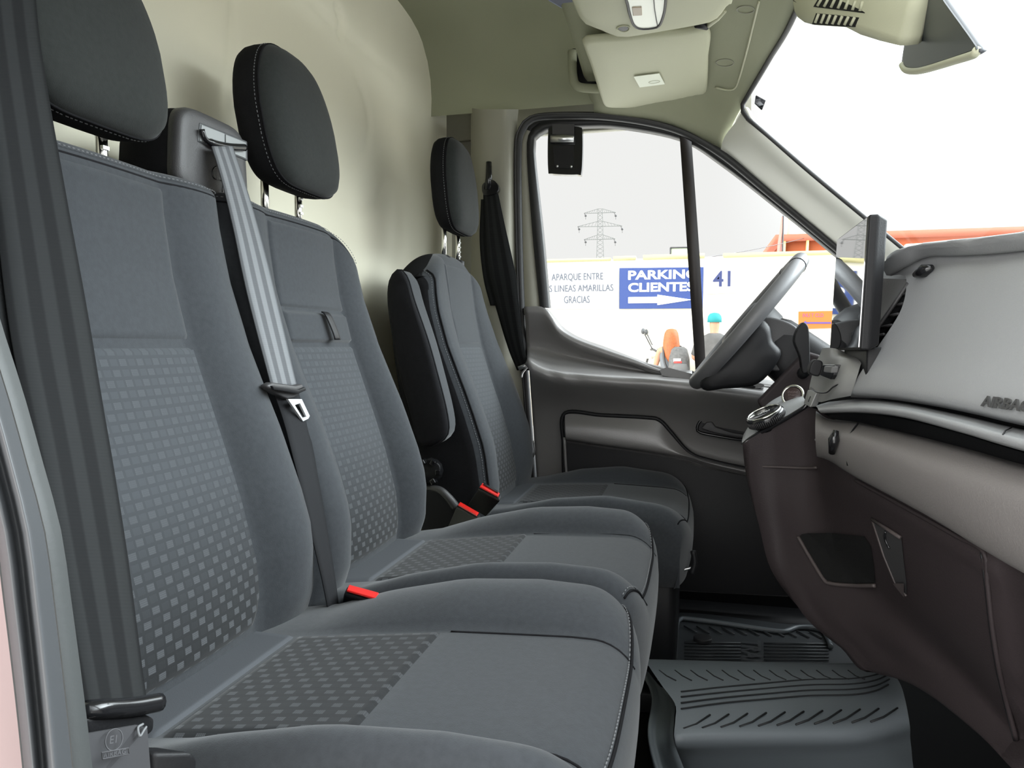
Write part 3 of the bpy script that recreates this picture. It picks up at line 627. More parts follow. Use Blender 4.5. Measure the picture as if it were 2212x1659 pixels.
# centre belt guide housing on top of the bench
def rrect(yc, zc_, w, h, x, tilt=0.0, n=40, e=2 / 5.0):
    out = []
    for k in range(n):
        a = 2 * math.pi * k / n; c, s_ = math.cos(a), math.sin(a)
        yy, zz = math.copysign(abs(c) ** e, c), math.copysign(abs(s_) ** e, s_)
        out.append(Vector((x - tilt * zz, yc + w * yy * (1 - .06 * zz), zc_ + h * zz)))
    return out
GY, GZ_ = .872, 1.046
gh = mesh('belt_guide', *loft_data([rrect(GY, GZ_, .058, .042, -.616), rrect(GY, GZ_, .067, .050, -.617), rrect(GY, GZ_, .071, .053, -.620), rrect(GY, GZ_, .073, .0545, -.625), rrect(GY, GZ_, .073, .0545, -.634)], closed=True, cap0=True, cap1=True), M_DARK, bench)
mesh('rear_cover', *loft_data([rrect(GY, GZ_, .0725, .054, -.634), rrect(GY, GZ_, .0735, .055, -.645), rrect(GY, GZ_ - .002, .070, .052, -.69), rrect(GY, GZ_ - .010, .062, .042, -.715), rrect(GY, GZ_ - .02, .045, .025, -.73)], closed=True, cap1=True), M_FABSIDE, gh)
MB().prism(L([(432, 264), (535, 305), (536, 348), (428, 306)], X=-.6145), (-.006, 0, 0)).build('slot_frame', M_SEAL, gh, bevel=.002)
MB().prism(L([(436, 270), (485, 289), (485, 322), (432, 304)], X=-.6135), (-.002, 0, 0)).build('slot_plate', principled('pale_grey_plate', (.20, .21, .21), .4), gh, smooth=False)
MB().prism(L([(488, 291), (531, 308), (531, 342), (488, 325)], X=-.6135), (-.002, 0, 0)).build('slot_plate', principled('pale_grey_plate', (.20, .21, .21), .4), gh, smooth=False)
tube('guide_lip', spline(L([(436, 279), (439, 292), (446, 303), (465, 311), (495, 317), (528, 319)], X=-.611), 26), [.0035] * 6 + [.0050] * 20, M_BLACKG, gh, n=10)
tube('panel_outline', spline(L([(480, 415), (480, 392), (462, 385), (459, 368), (467, 360), (478, 362)], X=-.616), 20), .0008, M_BLACKG, gh, n=6)

drv = thing('driver_seat', 'separate charcoal driver seat with a folded armrest by the far door', 'seat', (-.25, 1.8, 0))
DPROF = [(.40, -.455), (.47, -.458), (.55, -.474), (.64, -.500), (.72, -.526), (.80, -.550), (.88, -.566), (.95, -.575), (1.03, -.585)]
DAMP = [(.40, .012), (.48, .03), (.58, .040), (.70, .034), (.82, .020), (.92, .010), (1.03, .006)]
dnear = lambda z: 1.562 + .045 * clampf((z - .86) / .16) ** 1.6
dfar = lambda z: 2.045 - .020 * clampf((z - .62) / .2) - .075 * clampf((z - .78) / .24) ** 1.3
db = Back(dnear, dfar, DPROF, [(1.690, 1.905)], DAMP, lambda q: 1.024 - .07 * abs(2 * q - 1.0) ** 3.2, .40, lambda z: -.675 + .05 * clampf((.8 - z) / .35), rs=.03, rt=.028)
db.build('backrest', M_FAB, M_FABSIDE, drv)
db.panel('woven_panel', M_WBACK, drv, lambda z: 1.690 + .02 * clampf((.55 - z) / .1), lambda z: 1.905 - .03 * clampf((z - .6) / .2), .435, .797)
db.panel('upper_panel', M_FAB, drv, lambda z: 1.690 - .02 * clampf((z - .85) / .12), lambda z: 1.875 + .01 * clampf((z - .85) / .12), .80, .996, lift=.003)
pip = [Vector((db.front(dnear(z) + .016, z) + .001, dnear(z) + .014, z)) for z in [.44 + .53 * i / 50 for i in range(51)]]
tube('side_piping', pip, .0022, M_FABSIDE, drv, n=6)
stitches([p + Vector((-.007, -.0045, 0)) for p in pip], .006, .0006).build('stitching', M_THREAD, drv, smooth=False)
DBASE = [(-.5, .418), (-.42, .424), (-.3, .432), (-.2, .436), (-.08, .432), (.03, .424)]
DBOL = [(-.50, .0), (-.40, .008), (-.30, .026), (-.18, .034), (-.08, .026), (.02, .010)]
dc = Cushion(1.575, 2.05, DBASE, DBOL, .095, .10, -.50, .004, .285, r=.055)
c = dc.build('seat_cushion', M_FAB, drv)
dc.panel('woven_panel', M_WCUSH, c, lambda t: 1.69 + .0 * t, lambda t: 1.92, lambda u: -.405, lambda u: -.21)
dc.panel('fold_strip', M_SATIN, c, lambda t: 1.68, lambda t: 1.94, lambda u: -.48, lambda u: -.406)
fs = [Vector((dc.xfront(y) - .012, y, dc.z(dc.xfront(y) - .012, y) + .0008)) for y in [1.59 + .445 * i / 50 for i in range(51)]]
tube('front_seam', fs, .0016, M_FABSIDE, c, n=6)
for yy in (1.678, 1.935):
    tube('bolster_seam', [Vector((x, yy, dc.z(x, yy) + .0004)) for x in [-.2 + .185 * i / 24 for i in range(25)]], .0012, M_FABSIDE, c, n=6)
MB().box((-.24, 1.81, .17), (.42, .40, .24)).build('seat_base', M_BLACK, drv, bevel=.02)
MB().box((-.24, 1.81, .025), (.46, .44, .05)).build('floor_rail', M_BLACK, drv, bevel=.008)
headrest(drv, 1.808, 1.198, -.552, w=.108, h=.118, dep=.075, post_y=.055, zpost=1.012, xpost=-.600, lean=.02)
# folded armrest on the side of the driver's seat
ao = spline(L([(838, 650), (842, 604), (861, 582), (879, 600), (894, 650), (923, 734), (945, 813), (963, 885), (968, 928), (957, 950), (926, 966), (903, 955), (890, 900), (866, 815), (848, 725)], Y=1.482), 60, True)
cen = sum(ao, Vector()) / len(ao)
def inset(P, k, dy): return [Vector((cen.x + (p.x - cen.x) * (1 - k * .9), p.y + dy, cen.z + (p.z - cen.z) * (1 - k * .35))) for p in P]
ar = mesh('armrest', *loft_data([inset(ao, .30, -.010), inset(ao, .16, -.009), inset(ao, .06, -.006), inset(ao, .01, 0), inset(ao, 0, .008), inset(ao, 0, .045), inset(ao, .03, .055), inset(ao, .10, .061)], closed=True, cap0=True, cap1=True), M_FAB, drv,
          mats=[M_FABSIDE, M_FAB], fm=[0] * (60 * 3) + [1] * (60 * 4) + [0, 1])
tube('piping', inset(ao, .0, .003), .0024, M_FABSIDE, ar, n=6, closed=True)
MB().tube([Vector((-.63, 1.535, .84)), Vector((-.63, 1.575, .84))], .012, 16).build('armrest_pivot', M_BLACK, drv)
# recliner wheel, side shield and lever on the near side
kc = at(927, 1018, Y=1.545)
rk = MB().tube([kc, kc + Vector((0, .035, 0))], .028, 12).build('recliner_wheel', M_BLACK, drv, bevel=.003)
kb = MB()
for k in range(6):
    a = k * math.pi / 3; kb.box(kc + Vector((.024 * math.cos(a), -.004, .024 * math.sin(a))), (.012, .018, .012), Matrix.Rotation(-a, 3, 'Y'))
kb.build('grip_ridge', M_BLACKG, rk, bevel=.002, smooth=False)
sp_ = spline(L([(898, 1090), (915, 1056), (950, 1058), (985, 1088), (1015, 1118), (1060, 1140), (1040, 1195), (940, 1190)], Y=1.56), 40, True)
MB().prism(sp_, (0, .03, 0)).build('side_shield', M_BLACK, drv, smooth=False)
tube('tilt_lever', spline([at(925, 1054, Y=1.545), at(950, 1058, Y=1.53), at(970, 1076, Y=1.53), at(985, 1096, Y=1.535)], 20), [.006 + .004 * i / 19 for i in range(20)], M_DARK, drv, n=12)
tube('slide_bar', spline(L([(1418, 1238), (1440, 1237), (1478, 1230), (1500, 1222), (1500, 1200), (1494, 1192)], Y=1.62), 24), .0035, M_STEEL, drv, n=8)
tube('slide_bar_grip', spline(L([(1494, 1240), (1501, 1215), (1497, 1190)], Y=1.60), 10), .006, M_BLACK, drv, n=8)
tube('backrest_clip', spline(L([(1153, 952), (1155, 975), (1149, 990), (1141, 993)], Y=2.05), 16), .003, M_STEEL, drv, n=6)

# ------------------------------------------------------------------ seat belts and buckles
def strap(name, P, W, m, parent, th=.0016, n=60):
    Q = spline(P, n); Wd = spline(W, n); V, Fc = ribbon_data(Q, Wd, th)
    Lc = [0.0]
    for i in range(1, n): Lc.append(Lc[-1] + (Q[i] - Q[i - 1]).length)
    uu = [0, .25, .5, .75, 1, 1, .75, .5, .25, 0]; uv = [(u, Lc[i]) for i in range(n) for u in uu]
    return mesh(name, V, Fc, m, parent, uv=uv)
nb_ = thing('seat_belt', 'wide black seat belt hanging in front of the bench close to the camera', 'seat belt', at(255, 1550, X=-.36))
def edges(rowspec): # (left px, right px, y, X left, X right)
    A = [at(a, y, X=xa) for a, b, y, xa, xb in rowspec]; B = [at(b, y, X=xb) for a, b, y, xa, xb in rowspec]
    return [(p + q) / 2 for p, q in zip(A, B)], [(q - p) / 2 for p, q in zip(A, B)]
P, W = edges([(-75, 72, -60, -.60, -.60), (-60, 82, 60, -.59, -.59), (-40, 105, 220, -.575, -.575), (-8, 152, 480, -.555, -.545), (28, 203, 760, -.52, -.51), (75, 245, 1000, -.485, -.475), (120, 280, 1230, -.45, -.435), (160, 305, 1430, -.415, -.40), (180, 318, 1530, -.39, -.375)])
strap('webbing', P, W, M_BELT, nb_, th=.0018)
P2 = [p + Vector((-.008, -.016, 0)) for p in P]; W2 = [w * .8 for w in W]
strap('webbing_return', P2, W2, M_BELT, nb_)
gb = spline([at(182, 1535, X=-.372), at(215, 1532, X=-.366), at(280, 1528, X=-.362), at(345, 1517, X=-.358)], 16)
tg_ = tube('belt_tongue', gb, .0062, M_BLACKG, nb_, n=12)
MB().prism([at(186, 1550, X=-.366), at(322, 1545, X=-.36), at(336, 1552, X=-.36), at(334, 1578, X=-.36), at(322, 1590, X=-.36), at(190, 1600, X=-.366)], (-.012, 0, 0)).build('tongue_housing', M_BLACK, tg_, bevel=.003)
lb = [at(188, 1585, X=-.352), at(298, 1566, X=-.346), at(318, 1572, X=-.347), at(330, 1720, X=-.34), at(182, 1720, X=-.347)]
lab = MB().prism(lb, (-.002, 0, 0)).build('label_tag', principled('dark_label', (.03, .03, .033), .8), nb_, smooth=False)
tube('label_thread', spline([at(309, 1564, X=-.345), at(298, 1572, X=-.344), at(302, 1590, X=-.343), at(311, 1577, X=-.343), at(316, 1570, X=-.344)], 20), .0008, M_THREAD, lab, n=5)
ex = (lb[1] - lb[0]); ey = (lb[0] - lb[4])
nrm = Vector((.0018, 0, 0))
M_LABTXT = principled('faint_label_print', (.065, .065, .07), .8)
text_on('lettering', 'E1', .0065, at(241, 1597, X=-.3465) + nrm, ex, ey, M_LABTXT, lab)
tube('emblem_ring', [at(241, 1597, X=-.3465) + nrm + (ex.normalized() * math.cos(a) + ey.normalized() * math.sin(a)) * .0062 for a in [k * math.pi / 12 for k in range(24)]], .0004, M_LABTXT, lab, n=4, closed=True)
text_on('lettering', 'AIRBAG', .0042, at(243, 1627, X=-.344) + nrm, ex, ey, M_LABTXT, lab, spacing=1.15)
fr = [at(214, 1625, X=-.344) + nrm, at(272, 1615, X=-.344) + nrm, at(273, 1628, X=-.344) + nrm, at(216, 1639, X=-.344) + nrm]
tube('lettering_box', fr, .0004, M_LABTXT, lab, n=4, closed=True)
MB().prism([at(330, 1625, X=-.345), at(420, 1625, X=-.33), at(428, 1640, X=-.33), at(428, 1700, X=-.33), at(330, 1700, X=-.345)], (-.03, 0, 0)).build('anchor_cover', M_BLACK, nb_, bevel=.004)

cb = thing('seat_belt', 'pale grey seat belt crossing the gap between the two bench seats', 'seat belt', at(722, 1330, X=-.44))
cpx = [(482, 536, 312, -.612, -.612), (457, 502, 316, -.604, -.606), (480, 526, 390, -.592, -.594), (505, 560, 500, -.585, -.585), (540, 600, 660, -.556, -.552), (586, 641, 835, -.523, -.515), (617, 668, 930, -.507, -.50), (650, 700, 1080, -.475, -.468), (687, 731, 1250, -.447, -.44), (711, 733, 1332, -.437, -.433)]
P, W = edges(cpx); Pu, Wu = P[1:6], W[1:6]; Pl, Wl = P[5:], W[5:]
strap('shoulder_webbing', Pu, Wu, M_BELTG, cb); strap('lap_webbing', Pl, Wl, principled('charcoal_webbing', (.018, .0185, .020), .8, spec=.06, bump=(1500, .3)), cb)
def tq(pts, X, d, name, m, par, **kw): return MB().prism(L(pts, X=X), (d, 0, 0)).build(name, m, par, **kw)
tg2 = tq([(578, 832), (590, 826), (640, 833), (655, 829), (657, 842), (648, 852), (636, 860), (622, 862), (600, 852), (582, 842)], -.507, -.012, 'belt_tongue', M_DARK, cb, bevel=.003)
tq([(582, 833), (640, 842), (654, 836), (656, 843), (640, 850), (586, 842)], -.504, .004, 'tongue_slot_edge', M_BLACK, tg2, bevel=.001)
ip = L([(622, 862), (640, 855), (652, 862), (671, 902), (668, 908), (655, 910)], X=-.503)
hole = L([(637, 875), (648, 871), (662, 900), (654, 903)], X=-.503)
pl_ = MB(); o1 = [ip[0], ip[2], ip[3], ip[5]]
for d in (0, -.003):
    pl_.add([p + Vector((d, 0, 0)) for p in o1 + hole], [(0, 1, 5, 4), (1, 2, 6, 5), (2, 3, 7, 6), (3, 0, 4, 7)])
pl_.add([p + Vector((dd, 0, 0)) for dd in (0, -.003) for p in o1], [(0, 1, 5, 4), (1, 2, 6, 5), (2, 3, 7, 6), (3, 0, 4, 7)])
pl_.add([p + Vector((dd, 0, 0)) for dd in (0, -.003) for p in hole], [(0, 1, 5, 4), (1, 2, 6, 5), (2, 3, 7, 6), (3, 0, 4, 7)])
pl_.build('latch_plate', principled('pale_steel', (.55, .56, .57), .35, metal=.3), tg2, smooth=False)

fb = thing('seat_belt', 'black seat belt hanging from the far pillar behind the driver seat', 'seat belt', at(1128, 800, Y=2.06))
P = [at(1060, 418, Y=2.065), at(1072, 520, Y=2.06), at(1088, 620, Y=2.055), at(1112, 740, Y=2.055), at(1130, 800, Y=2.06)]
W = [(at(1076, 418, Y=2.06) - at(1044, 418, Y=2.07)) / 2, (at(1100, 520, Y=2.055) - at(1040, 520, Y=2.065)) / 2, (at(1112, 620, Y=2.05) - at(1056, 620, Y=2.07)) / 2, (at(1128, 740, Y=2.05) - at(1090, 740, Y=2.07)) / 2, (at(1138, 800, Y=2.05) - at(1112, 800, Y=2.07)) / 2]
strap('webbing', P, W, M_BELT, fb)
P = [at(1055, 430, Y=2.075), at(1052, 520, Y=2.078), at(1060, 600, Y=2.08), at(1075, 660, Y=2.08)]; strap('webbing_return', P, [Vector((.022, 0, 0))] * 4, M_BELT, fb, n=30)
tube('height_rail', [at(1056, 350, Y=2.062), at(1056, 385, Y=2.060), at(1054, 410, Y=2.062)], [.008, .010, .012], M_BLACKG, fb, n=10)
dr = spline(L([(1042, 398), (1062, 388), (1076, 400), (1076, 414), (1062, 421), (1044, 420)], Y=2.055), 30, True)
MB().prism(dr, (0, .016, 0)).build('d_ring', M_BLACKG, fb, bevel=.002, smooth=False)
tube('belt_stop', [at(1120, 796, Y=2.04), at(1140, 788, Y=2.045), at(1142, 782, Y=2.05)], .006, M_STEEL, fb, n=8)
tube('anchor_wire', spline(L([(1126, 815), (1130, 803), (1143, 790)], Y=2.045), 10), .003, M_STEEL, fb, n=6)

def buckle(label, q, Z, body, group):
    t = thing('seat_belt_buckle', label, 'belt buckle', at(*q[0], Z=Z), group)
    C4 = [at(p[0], p[1], Z=Z) for p in q]; cc = sum(C4, Vector()) / 4
    big = [cc + (p - cc) * 1.10 for p in C4]
    dvec = at(*body, Z=Z - .075) - at(*q[0], Z=Z)
    rows = [[cc + (p - cc) * 1.04 + Vector((0, 0, .0005)) for p in C4], [p - Vector((0, 0, .003)) for p in big], [p + dvec for p in big]]
    mesh('housing', *loft_data(rows, closed=True, cap0=True, cap1=True), M_BLACK, t, bevel=.002, smooth=False)
    ins = [cc + (p - cc) * .93 for p in C4]
    MB().prism([p + Vector((0, 0, .0012)) for p in ins], (0, 0, .003)).build('release_button', M_RED, t, bevel=.0012, smooth=False)
    return t, C4, ins
buckle('red-topped belt buckle between the two bench cushions', [(746, 1281), (752, 1268), (821, 1287), (815, 1301)], .492, (738, 1335), 'seat belt buckles')
t, C4, ins = buckle('upper red-topped buckle standing beside the driver cushion', [(1035, 1055), (1041, 1046), (1081, 1070), (1077, 1078)], .52, (1012, 1092), 'seat belt buckles')
a, b_ = ins[1].lerp(ins[2], .15), ins[1].lerp(ins[2], .9)
MB().prism([a + Vector((0, 0, .004)), b_ + Vector((0, 0, .004)), b_.lerp(ins[3], .4) + Vector((0, 0, .004)), a.lerp(ins[0], .35) + Vector((0, 0, .004))], (0, 0, .002)).build('latch_slot', M_BLACKG, t, smooth=False)
buckle('lower red-topped buckle at the far end of the bench', [(988, 1094), (993, 1087), (1036, 1112), (1031, 1119)], .492, (965, 1150), 'seat belt buckles')

# ------------------------------------------------------------------ dashboard
def DS(x, y, off=0.0):
    """point of the dashboard's sloping face (further forward towards the passenger), off metres ahead of it"""
    d = ray(x, y); t = (.5545 + off) / (d.x + .27 * d.y); return CAM + d * t
def dcurve(pts, off, ext=True):
    C = [DS(p[0], p[1], p[2] if len(p) > 2 else off) for p in pts]
    if ext:
        a, b = C[-2], C[-1]; t = (b - a) / (b.y - a.y); t.z *= .6
        for f in (.35, 1.0): C.append(b + t * (.32 - b.y) * f)
    return C
dash = thing('dashboard', 'grey dashboard with a long shelf, airbag panel and glovebox along the right', 'dashboard', (.45, 1.0, .35))
k0 = [p + Vector((.34, .0, .02)) for p in dcurve([(1925, 572), (1958, 541), (2002, 524), (2061, 518), (2212, 500)], .10)]
k1 = dcurve([(1918, 572), (1958, 541), (2002, 524), (2061, 518), (2212, 500)], .10)
k2 = dcurve([(1910, 584), (1956, 554), (2002, 536), (2070, 530), (2212, 512)], .085)
k3 = dcurve([(1912, 594), (1954, 571), (2002, 549), (2079, 547), (2212, 535)], .085)
k4 = dcurve([(1925, 596), (1958, 577), (2004, 556), (2079, 553), (2212, 543)], .10)
sheet('top_pad', [k0, k1, k2, k3, k4], M_DASH, dash, n=60, per=8)
f0 = dcurve([(1945, 594), (1982, 583), (2030, 567), (2110, 560), (2212, 550)], .095)
f1 = dcurve([(1958, 606), (1990, 597), (2035, 590), (2110, 586), (2212, 576)], .078)
f2 = dcurve([(1945, 672), (1985, 668), (2035, 666), (2110, 664), (2212, 660)], .055)
f3 = dcurve([(1886, 764), (1950, 763), (2030, 766), (2110, 771), (2212, 780)], .026)
f4 = dcurve([(1851, 818), (1925, 822), (2020, 832), (2110, 847), (2212, 868)], .008)
f5 = dcurve([(1838, 848), (1914, 852), (2010, 866), (2110, 886), (2212, 910)], .006)
f6 = dcurve([(1838, 858), (1914, 862), (2010, 876), (2110, 896), (2212, 920)], .03)
sheet('airbag_panel', [k4, f0, f1, f2, f3, f4, f5, f6], M_DASH, dash, n=60, per=8)
ap = [DS(2148, 866, .002), DS(2207, 873, .002)]
text_on('lettering', 'AIRBAG', .017, (ap[0] + ap[1]) / 2 + Vector((-.0015, 0, -.002)), ap[1] - ap[0], (DS(2180, 800, .012) - DS(2180, 868, .003)), principled('lettering_relief', (.05, .05, .05), .5), dash, depth=.0012, sx=1.25, bold=.0002)
tube('coat_hook_slot', [DS(1976, 594, .072), DS(1996, 585, .074), DS(2014, 577, .078)], [.004, .0095, .004], M_BLACKG, dash, n=10)
b0_ = dcurve([(1918, 600), (1925, 600), (1958, 577), (2004, 556), (2079, 553), (2212, 543)], .13)
b1_ = dcurve([(1884, 700), (1900, 700), (1960, 700), (2040, 700), (2110, 705), (2212, 710)], .10)
b2_ = dcurve([(1836, 790), (1860, 798), (1930, 800), (2020, 805), (2100, 820), (2212, 850)], .075)
b3_ = dcurve([(1770, 880), (1845, 872), (1930, 880), (2020, 900), (2100, 920), (2212, 950)], .075)
b4_ = dcurve([(1770, 960), (1845, 965), (1930, 985), (2020, 1010), (2100, 1040), (2212, 1080)], .075)
sheet('inner_core', [b0_, b1_, b2_, b3_, b4_], M_BLACK, dash, n=40, per=4)
# air vent between the screen and the airbag panel
v0 = [DS(1983, 607, .077), DS(1960, 640, .065), DS(1910, 717, .04), DS(1852, 812, .008), DS(1838, 850, .0)]
v1 = [DS(1940, 612, .10), DS(1925, 650, .075), DS(1885, 712, .055), DS(1830, 800, .02), DS(1822, 830, .01)]
w0 = [DS(1983, 607, .082), DS(1920, 702, .058), DS(1849, 778, .04)]
MB().loft([[DS(1984, 606, .083), DS(1945, 667, .07), DS(1905, 725, .055), DS(1866, 780, .035)], [DS(1962, 607, .083), DS(1925, 665, .07), DS(1888, 720, .055), DS(1848, 779, .035)]]).build('vent_throat', M_BLACK, dash)
vb = MB()
for x, y, o in ((1968, 632, .07), (1955, 655, .065), (1940, 678, .06), (1925, 702, .055), (1909, 722, .048), (1893, 744, .042), (1876, 764, .036)):
    vb.tube([DS(x + 1, y, o), DS(x - 22, y + 5, o + .004)], .0022, 6)
vb.build('vent_fin', M_DARK, dash)
tube('vent_rail', [DS(1962, 612, .075), DS(1924, 668, .062), DS(1886, 722, .046), DS(1849, 778, .03)], .003, M_DARK, dash, n=8)
tube('vent_tab', [DS(1886, 704, .04), DS(1872, 706, .04)], .004, M_STEEL, dash, n=8)
# top of the centre stack behind the screen
sheet('stack_top', [[DS(1905, 578, .13), DS(1950, 579, .125), DS(1985, 585, .09)], [DS(1903, 601, .12), DS(1945, 603, .115), DS(1984, 606, .085)]], M_DASH, dash, n=12, per=4)
sheet('stack_back', [[DS(1872, 597, .13), DS(1903, 601, .12), DS(1945, 603, .115), DS(1964, 607, .09)], [DS(1862, 688, .12), DS(1890, 690, .10), DS(1910, 692, .085), DS(1918, 680, .075)], [DS(1825, 774, .08), DS(1840, 775, .06), DS(1846, 778, .05), DS(1850, 776, .045)]], M_DASHLOW, dash, n=16, per=6)
# light centre-stack trim below the screen
c0 = [at(1776, 752, Y=1.42), at(1800, 752, Y=1.36), DS(1830, 762, .055), DS(1868, 776, .035)]
c1 = [at(1772, 764, Y=1.42), at(1795, 771, Y=1.345), DS(1822, 775, .008), DS(1860, 786, .018)]
c2 = [at(1760, 790, Y=1.41), at(1783, 800, Y=1.345), DS(1812, 806, -.004), DS(1852, 812, .006)]
c3 = [at(1748, 838, Y=1.40), at(1772, 852, Y=1.345), DS(1802, 846, -.006), DS(1842, 842, .004)]
c4 = [at(1752, 850, Y=1.40), at(1768, 868, Y=1.345), DS(1800, 862, .0), DS(1838, 855, .006)]
sheet('stack_trim', [c0, c1, c2, c3, c4], M_TRIM, dash, n=24, per=6)
hk = MB().prism(spline(L([(1752, 786), (1762, 777), (1777, 782), (1776, 800), (1768, 813), (1749, 806)], Y=1.335), 30, True), (0, .03, 0)); hk.build('rotary_switch', M_BLACK, dash, bevel=.003, smooth=False)
MB().prism([DS(1777, 787, -.012), DS(1802, 788, -.010), DS(1799, 812, -.010), DS(1793, 820, -.010), DS(1770, 811, -.012)], (.02, 0, 0)).build('switch_bezel', M_BLACKG, dash, bevel=.002, smooth=False)
MB().prism([DS(1780, 790, -.016), DS(1798, 791, -.014), DS(1795, 806, -.014), DS(1778, 804, -.016)], (.01, 0, 0)).build('push_switch', principled('grey_switch', (.12, .12, .12), .4), dash, bevel=.002, smooth=False)
tube('trim_groove', spline([DS(1752, 838, -.008), DS(1765, 847, -.010), DS(1785, 848, -.008), DS(1800, 836, -.008), DS(1818, 827, -.004)], 24), .0012, M_BLACKG, dash, n=6)
MB().prism([at(1744, 842, Y=1.37), at(1764, 848, Y=1.345), at(1750, 880, Y=1.345), at(1735, 872, Y=1.38)], (.012, .01, 0)).build('side_switch', M_TRIM, dash, bevel=.002, smooth=False)
tube('switch_mark', [at(1751, 856, Y=1.343), at(1746, 868, Y=1.343)], .0008, M_BLACKG, dash, n=5)
# long shelf
s0 = dcurve([(1790, 868), (1859, 862), (1951, 871), (2080, 897), (2212, 928)], .045)
s1 = dcurve([(1764, 876), (1859, 866), (1951, 874), (2080, 900), (2212, 932)], .022)
s2 = dcurve([(1766, 881), (1859, 876), (1951, 884), (2080, 914), (2212, 949)], -.016)
s3 = dcurve([(1768, 886), (1859, 883), (1951, 892), (2080, 924), (2212, 960)], -.020)
s4 = dcurve([(1772, 891), (1859, 889), (1951, 899), (2080, 933), (2212, 971)], -.016)
s5 = dcurve([(1780, 893), (1859, 892), (1951, 902), (2080, 936), (2212, 975)], .03)
sheet('shelf', [s0, s1, s2, s3, s4, s5], M_DASH, dash, n=60, per=6)
g0 = dcurve([(1790, 896), (1859, 896), (1951, 905), (2080, 938), (2212, 978)], .055)
g1 = dcurve([(1790, 912), (1859, 914), (1951, 936), (2080, 968), (2212, 1006)], .055)
sheet('shelf_gap', [g0, g1], M_BLACK, dash, n=40, per=3)
tube('shelf_joint', [DS(2166, 940, -.018), DS(2172, 930, -.010), DS(2185, 924, .015)], .0008, M_BLACKG, dash, n=5)
# glovebox bulge
h0 = dcurve([(1764, 884), (1790, 903), (1859, 913), (1987, 943), (2100, 972), (2212, 1004)], .05)
h1 = dcurve([(1762, 895), (1790, 911), (1859, 921), (1987, 954), (2100, 986), (2212, 1020)], .006)
h2 = dcurve([(1761, 930), (1790, 938), (1859, 951), (1987, 996), (2100, 1036), (2212, 1076)], -.022)
h3 = dcurve([(1762, 962), (1790, 972), (1859, 994), (1987, 1052), (2110, 1120), (2220, 1180)], -.022)
h4 = dcurve([(1764, 982), (1795, 992), (1846, 1024), (1995, 1104), (2127, 1184), (2245, 1250)], -.006)
h5 = dcurve([(1764, 986), (1795, 997), (1846, 1030), (1995, 1110), (2127, 1190), (2245, 1256)], .02)
sheet('upper_glovebox', [h0, h1, h2, h3, h4, h5], M_DASHLOW, dash, n=70, per=8)
tube('panel_joint', spline([DS(1853, 915, -.0), DS(1836, 940, -.017), DS(1829, 970, -.022), DS(1831, 1005, -.014)], 20), .0014, M_BLACKG, dash, n=6)
# power socket / switch under the shelf
MB().prism([DS(1763, 924, -.012), DS(1794, 938, -.014), DS(1792, 962, -.016), DS(1762, 946, -.014)], (.02, 0, 0)).build('socket_plate', M_BLACKG, dash, bevel=.002, smooth=False)
MB().prism([DS(1764, 931, -.014), DS(1770, 933, -.014), DS(1770, 940, -.014), DS(1764, 938, -.014)], (.003, 0, 0)).build('orange_mark', principled('orange_paint', (.55, .12, .02), .5), dash, smooth=False)
tube('socket_lever', [DS(1806, 930, -.03), DS(1801, 950, -.034), DS(1797, 978, -.03)], [.004, .008, .005], M_BLACKG, dash, n=10)
tube('socket_ledge', [DS(1762, 950, -.016), DS(1790, 966, -.02)], .002, M_STEEL, dash, n=6)
# lower dashboard and centre console, one skin
def Yp(x, y, Y): return at(x, y, Y=Y)
r0 = [Yp(1606, 960, 1.44), Yp(1650, 930, 1.43), Yp(1735, 882, 1.40), DS(1764, 884, .03), DS(1800, 905, .04), DS(1900, 935, .05), DS(2040, 975, .05), DS(2240, 1035, .05)]
r1 = [Yp(1608, 1003, 1.44), Yp(1655, 1004, 1.43), Yp(1735, 1008, 1.40), DS(1766, 1008, .03), DS(1840, 1030, .016), DS(1995, 1112, .012), DS(2127, 1191, .012), DS(2260, 1262, .012)]
r2 = [Yp(1618, 1060, 1.44), Yp(1660, 1066, 1.42), Yp(1735, 1076, 1.39), Yp(1775, 1084, 1.362), DS(1860, 1104, .022), DS(2005, 1180, .016), DS(2136, 1260, .016), DS(2275, 1340, .016)]
r3 = [Yp(1640, 1140, 1.43), Yp(1675, 1150, 1.41), Yp(1745, 1166, 1.37), Yp(1795, 1176, 1.335), DS(1880, 1200, .04), DS(2020, 1270, .03), DS(2146, 1350, .026), DS(2290, 1430, .026)]
r4 = [Yp(1670, 1228, 1.41), Yp(1700, 1236, 1.38), Yp(1765, 1252, 1.34), Yp(1820, 1262, 1.305), Yp(1905, 1290, 1.235), DS(2040, 1360, .05), DS(2160, 1440, .042), DS(2310, 1520, .04)]
r5 = [Yp(1730, 1318, 1.37), Yp(1755, 1324, 1.34), Yp(1805, 1338, 1.30), Yp(1860, 1346, 1.262), Yp(1940, 1370, 1.19), Yp(2065, 1440, 1.09), DS(2180, 1520, .066), DS(2330, 1600, .06)]
r6 = [Yp(1815, 1392, 1.32), Yp(1835, 1396, 1.29), Yp(1868, 1404, 1.26), Yp(1915, 1412, 1.222), Yp(1985, 1438, 1.15), Yp(2100, 1512, 1.05), Yp(2205, 1600, .97), DS(2350, 1690, .085)]
r7 = [Yp(1905, 1442, 1.27), Yp(1915, 1446, 1.26), Yp(1935, 1456, 1.24), Yp(1975, 1466, 1.19), Yp(2040, 1500, 1.115), Yp(2150, 1590, 1.0), Yp(2240, 1680, .90), DS(2390, 1770, .12)]
r8 = [p + Vector((.16, 0, .14)) for p in r7]
rl = [p + Vector((.10, .26, 0)) for p in [r[0] for r in (r0, r1, r2, r3, r4, r5, r6, r7, r8)]]
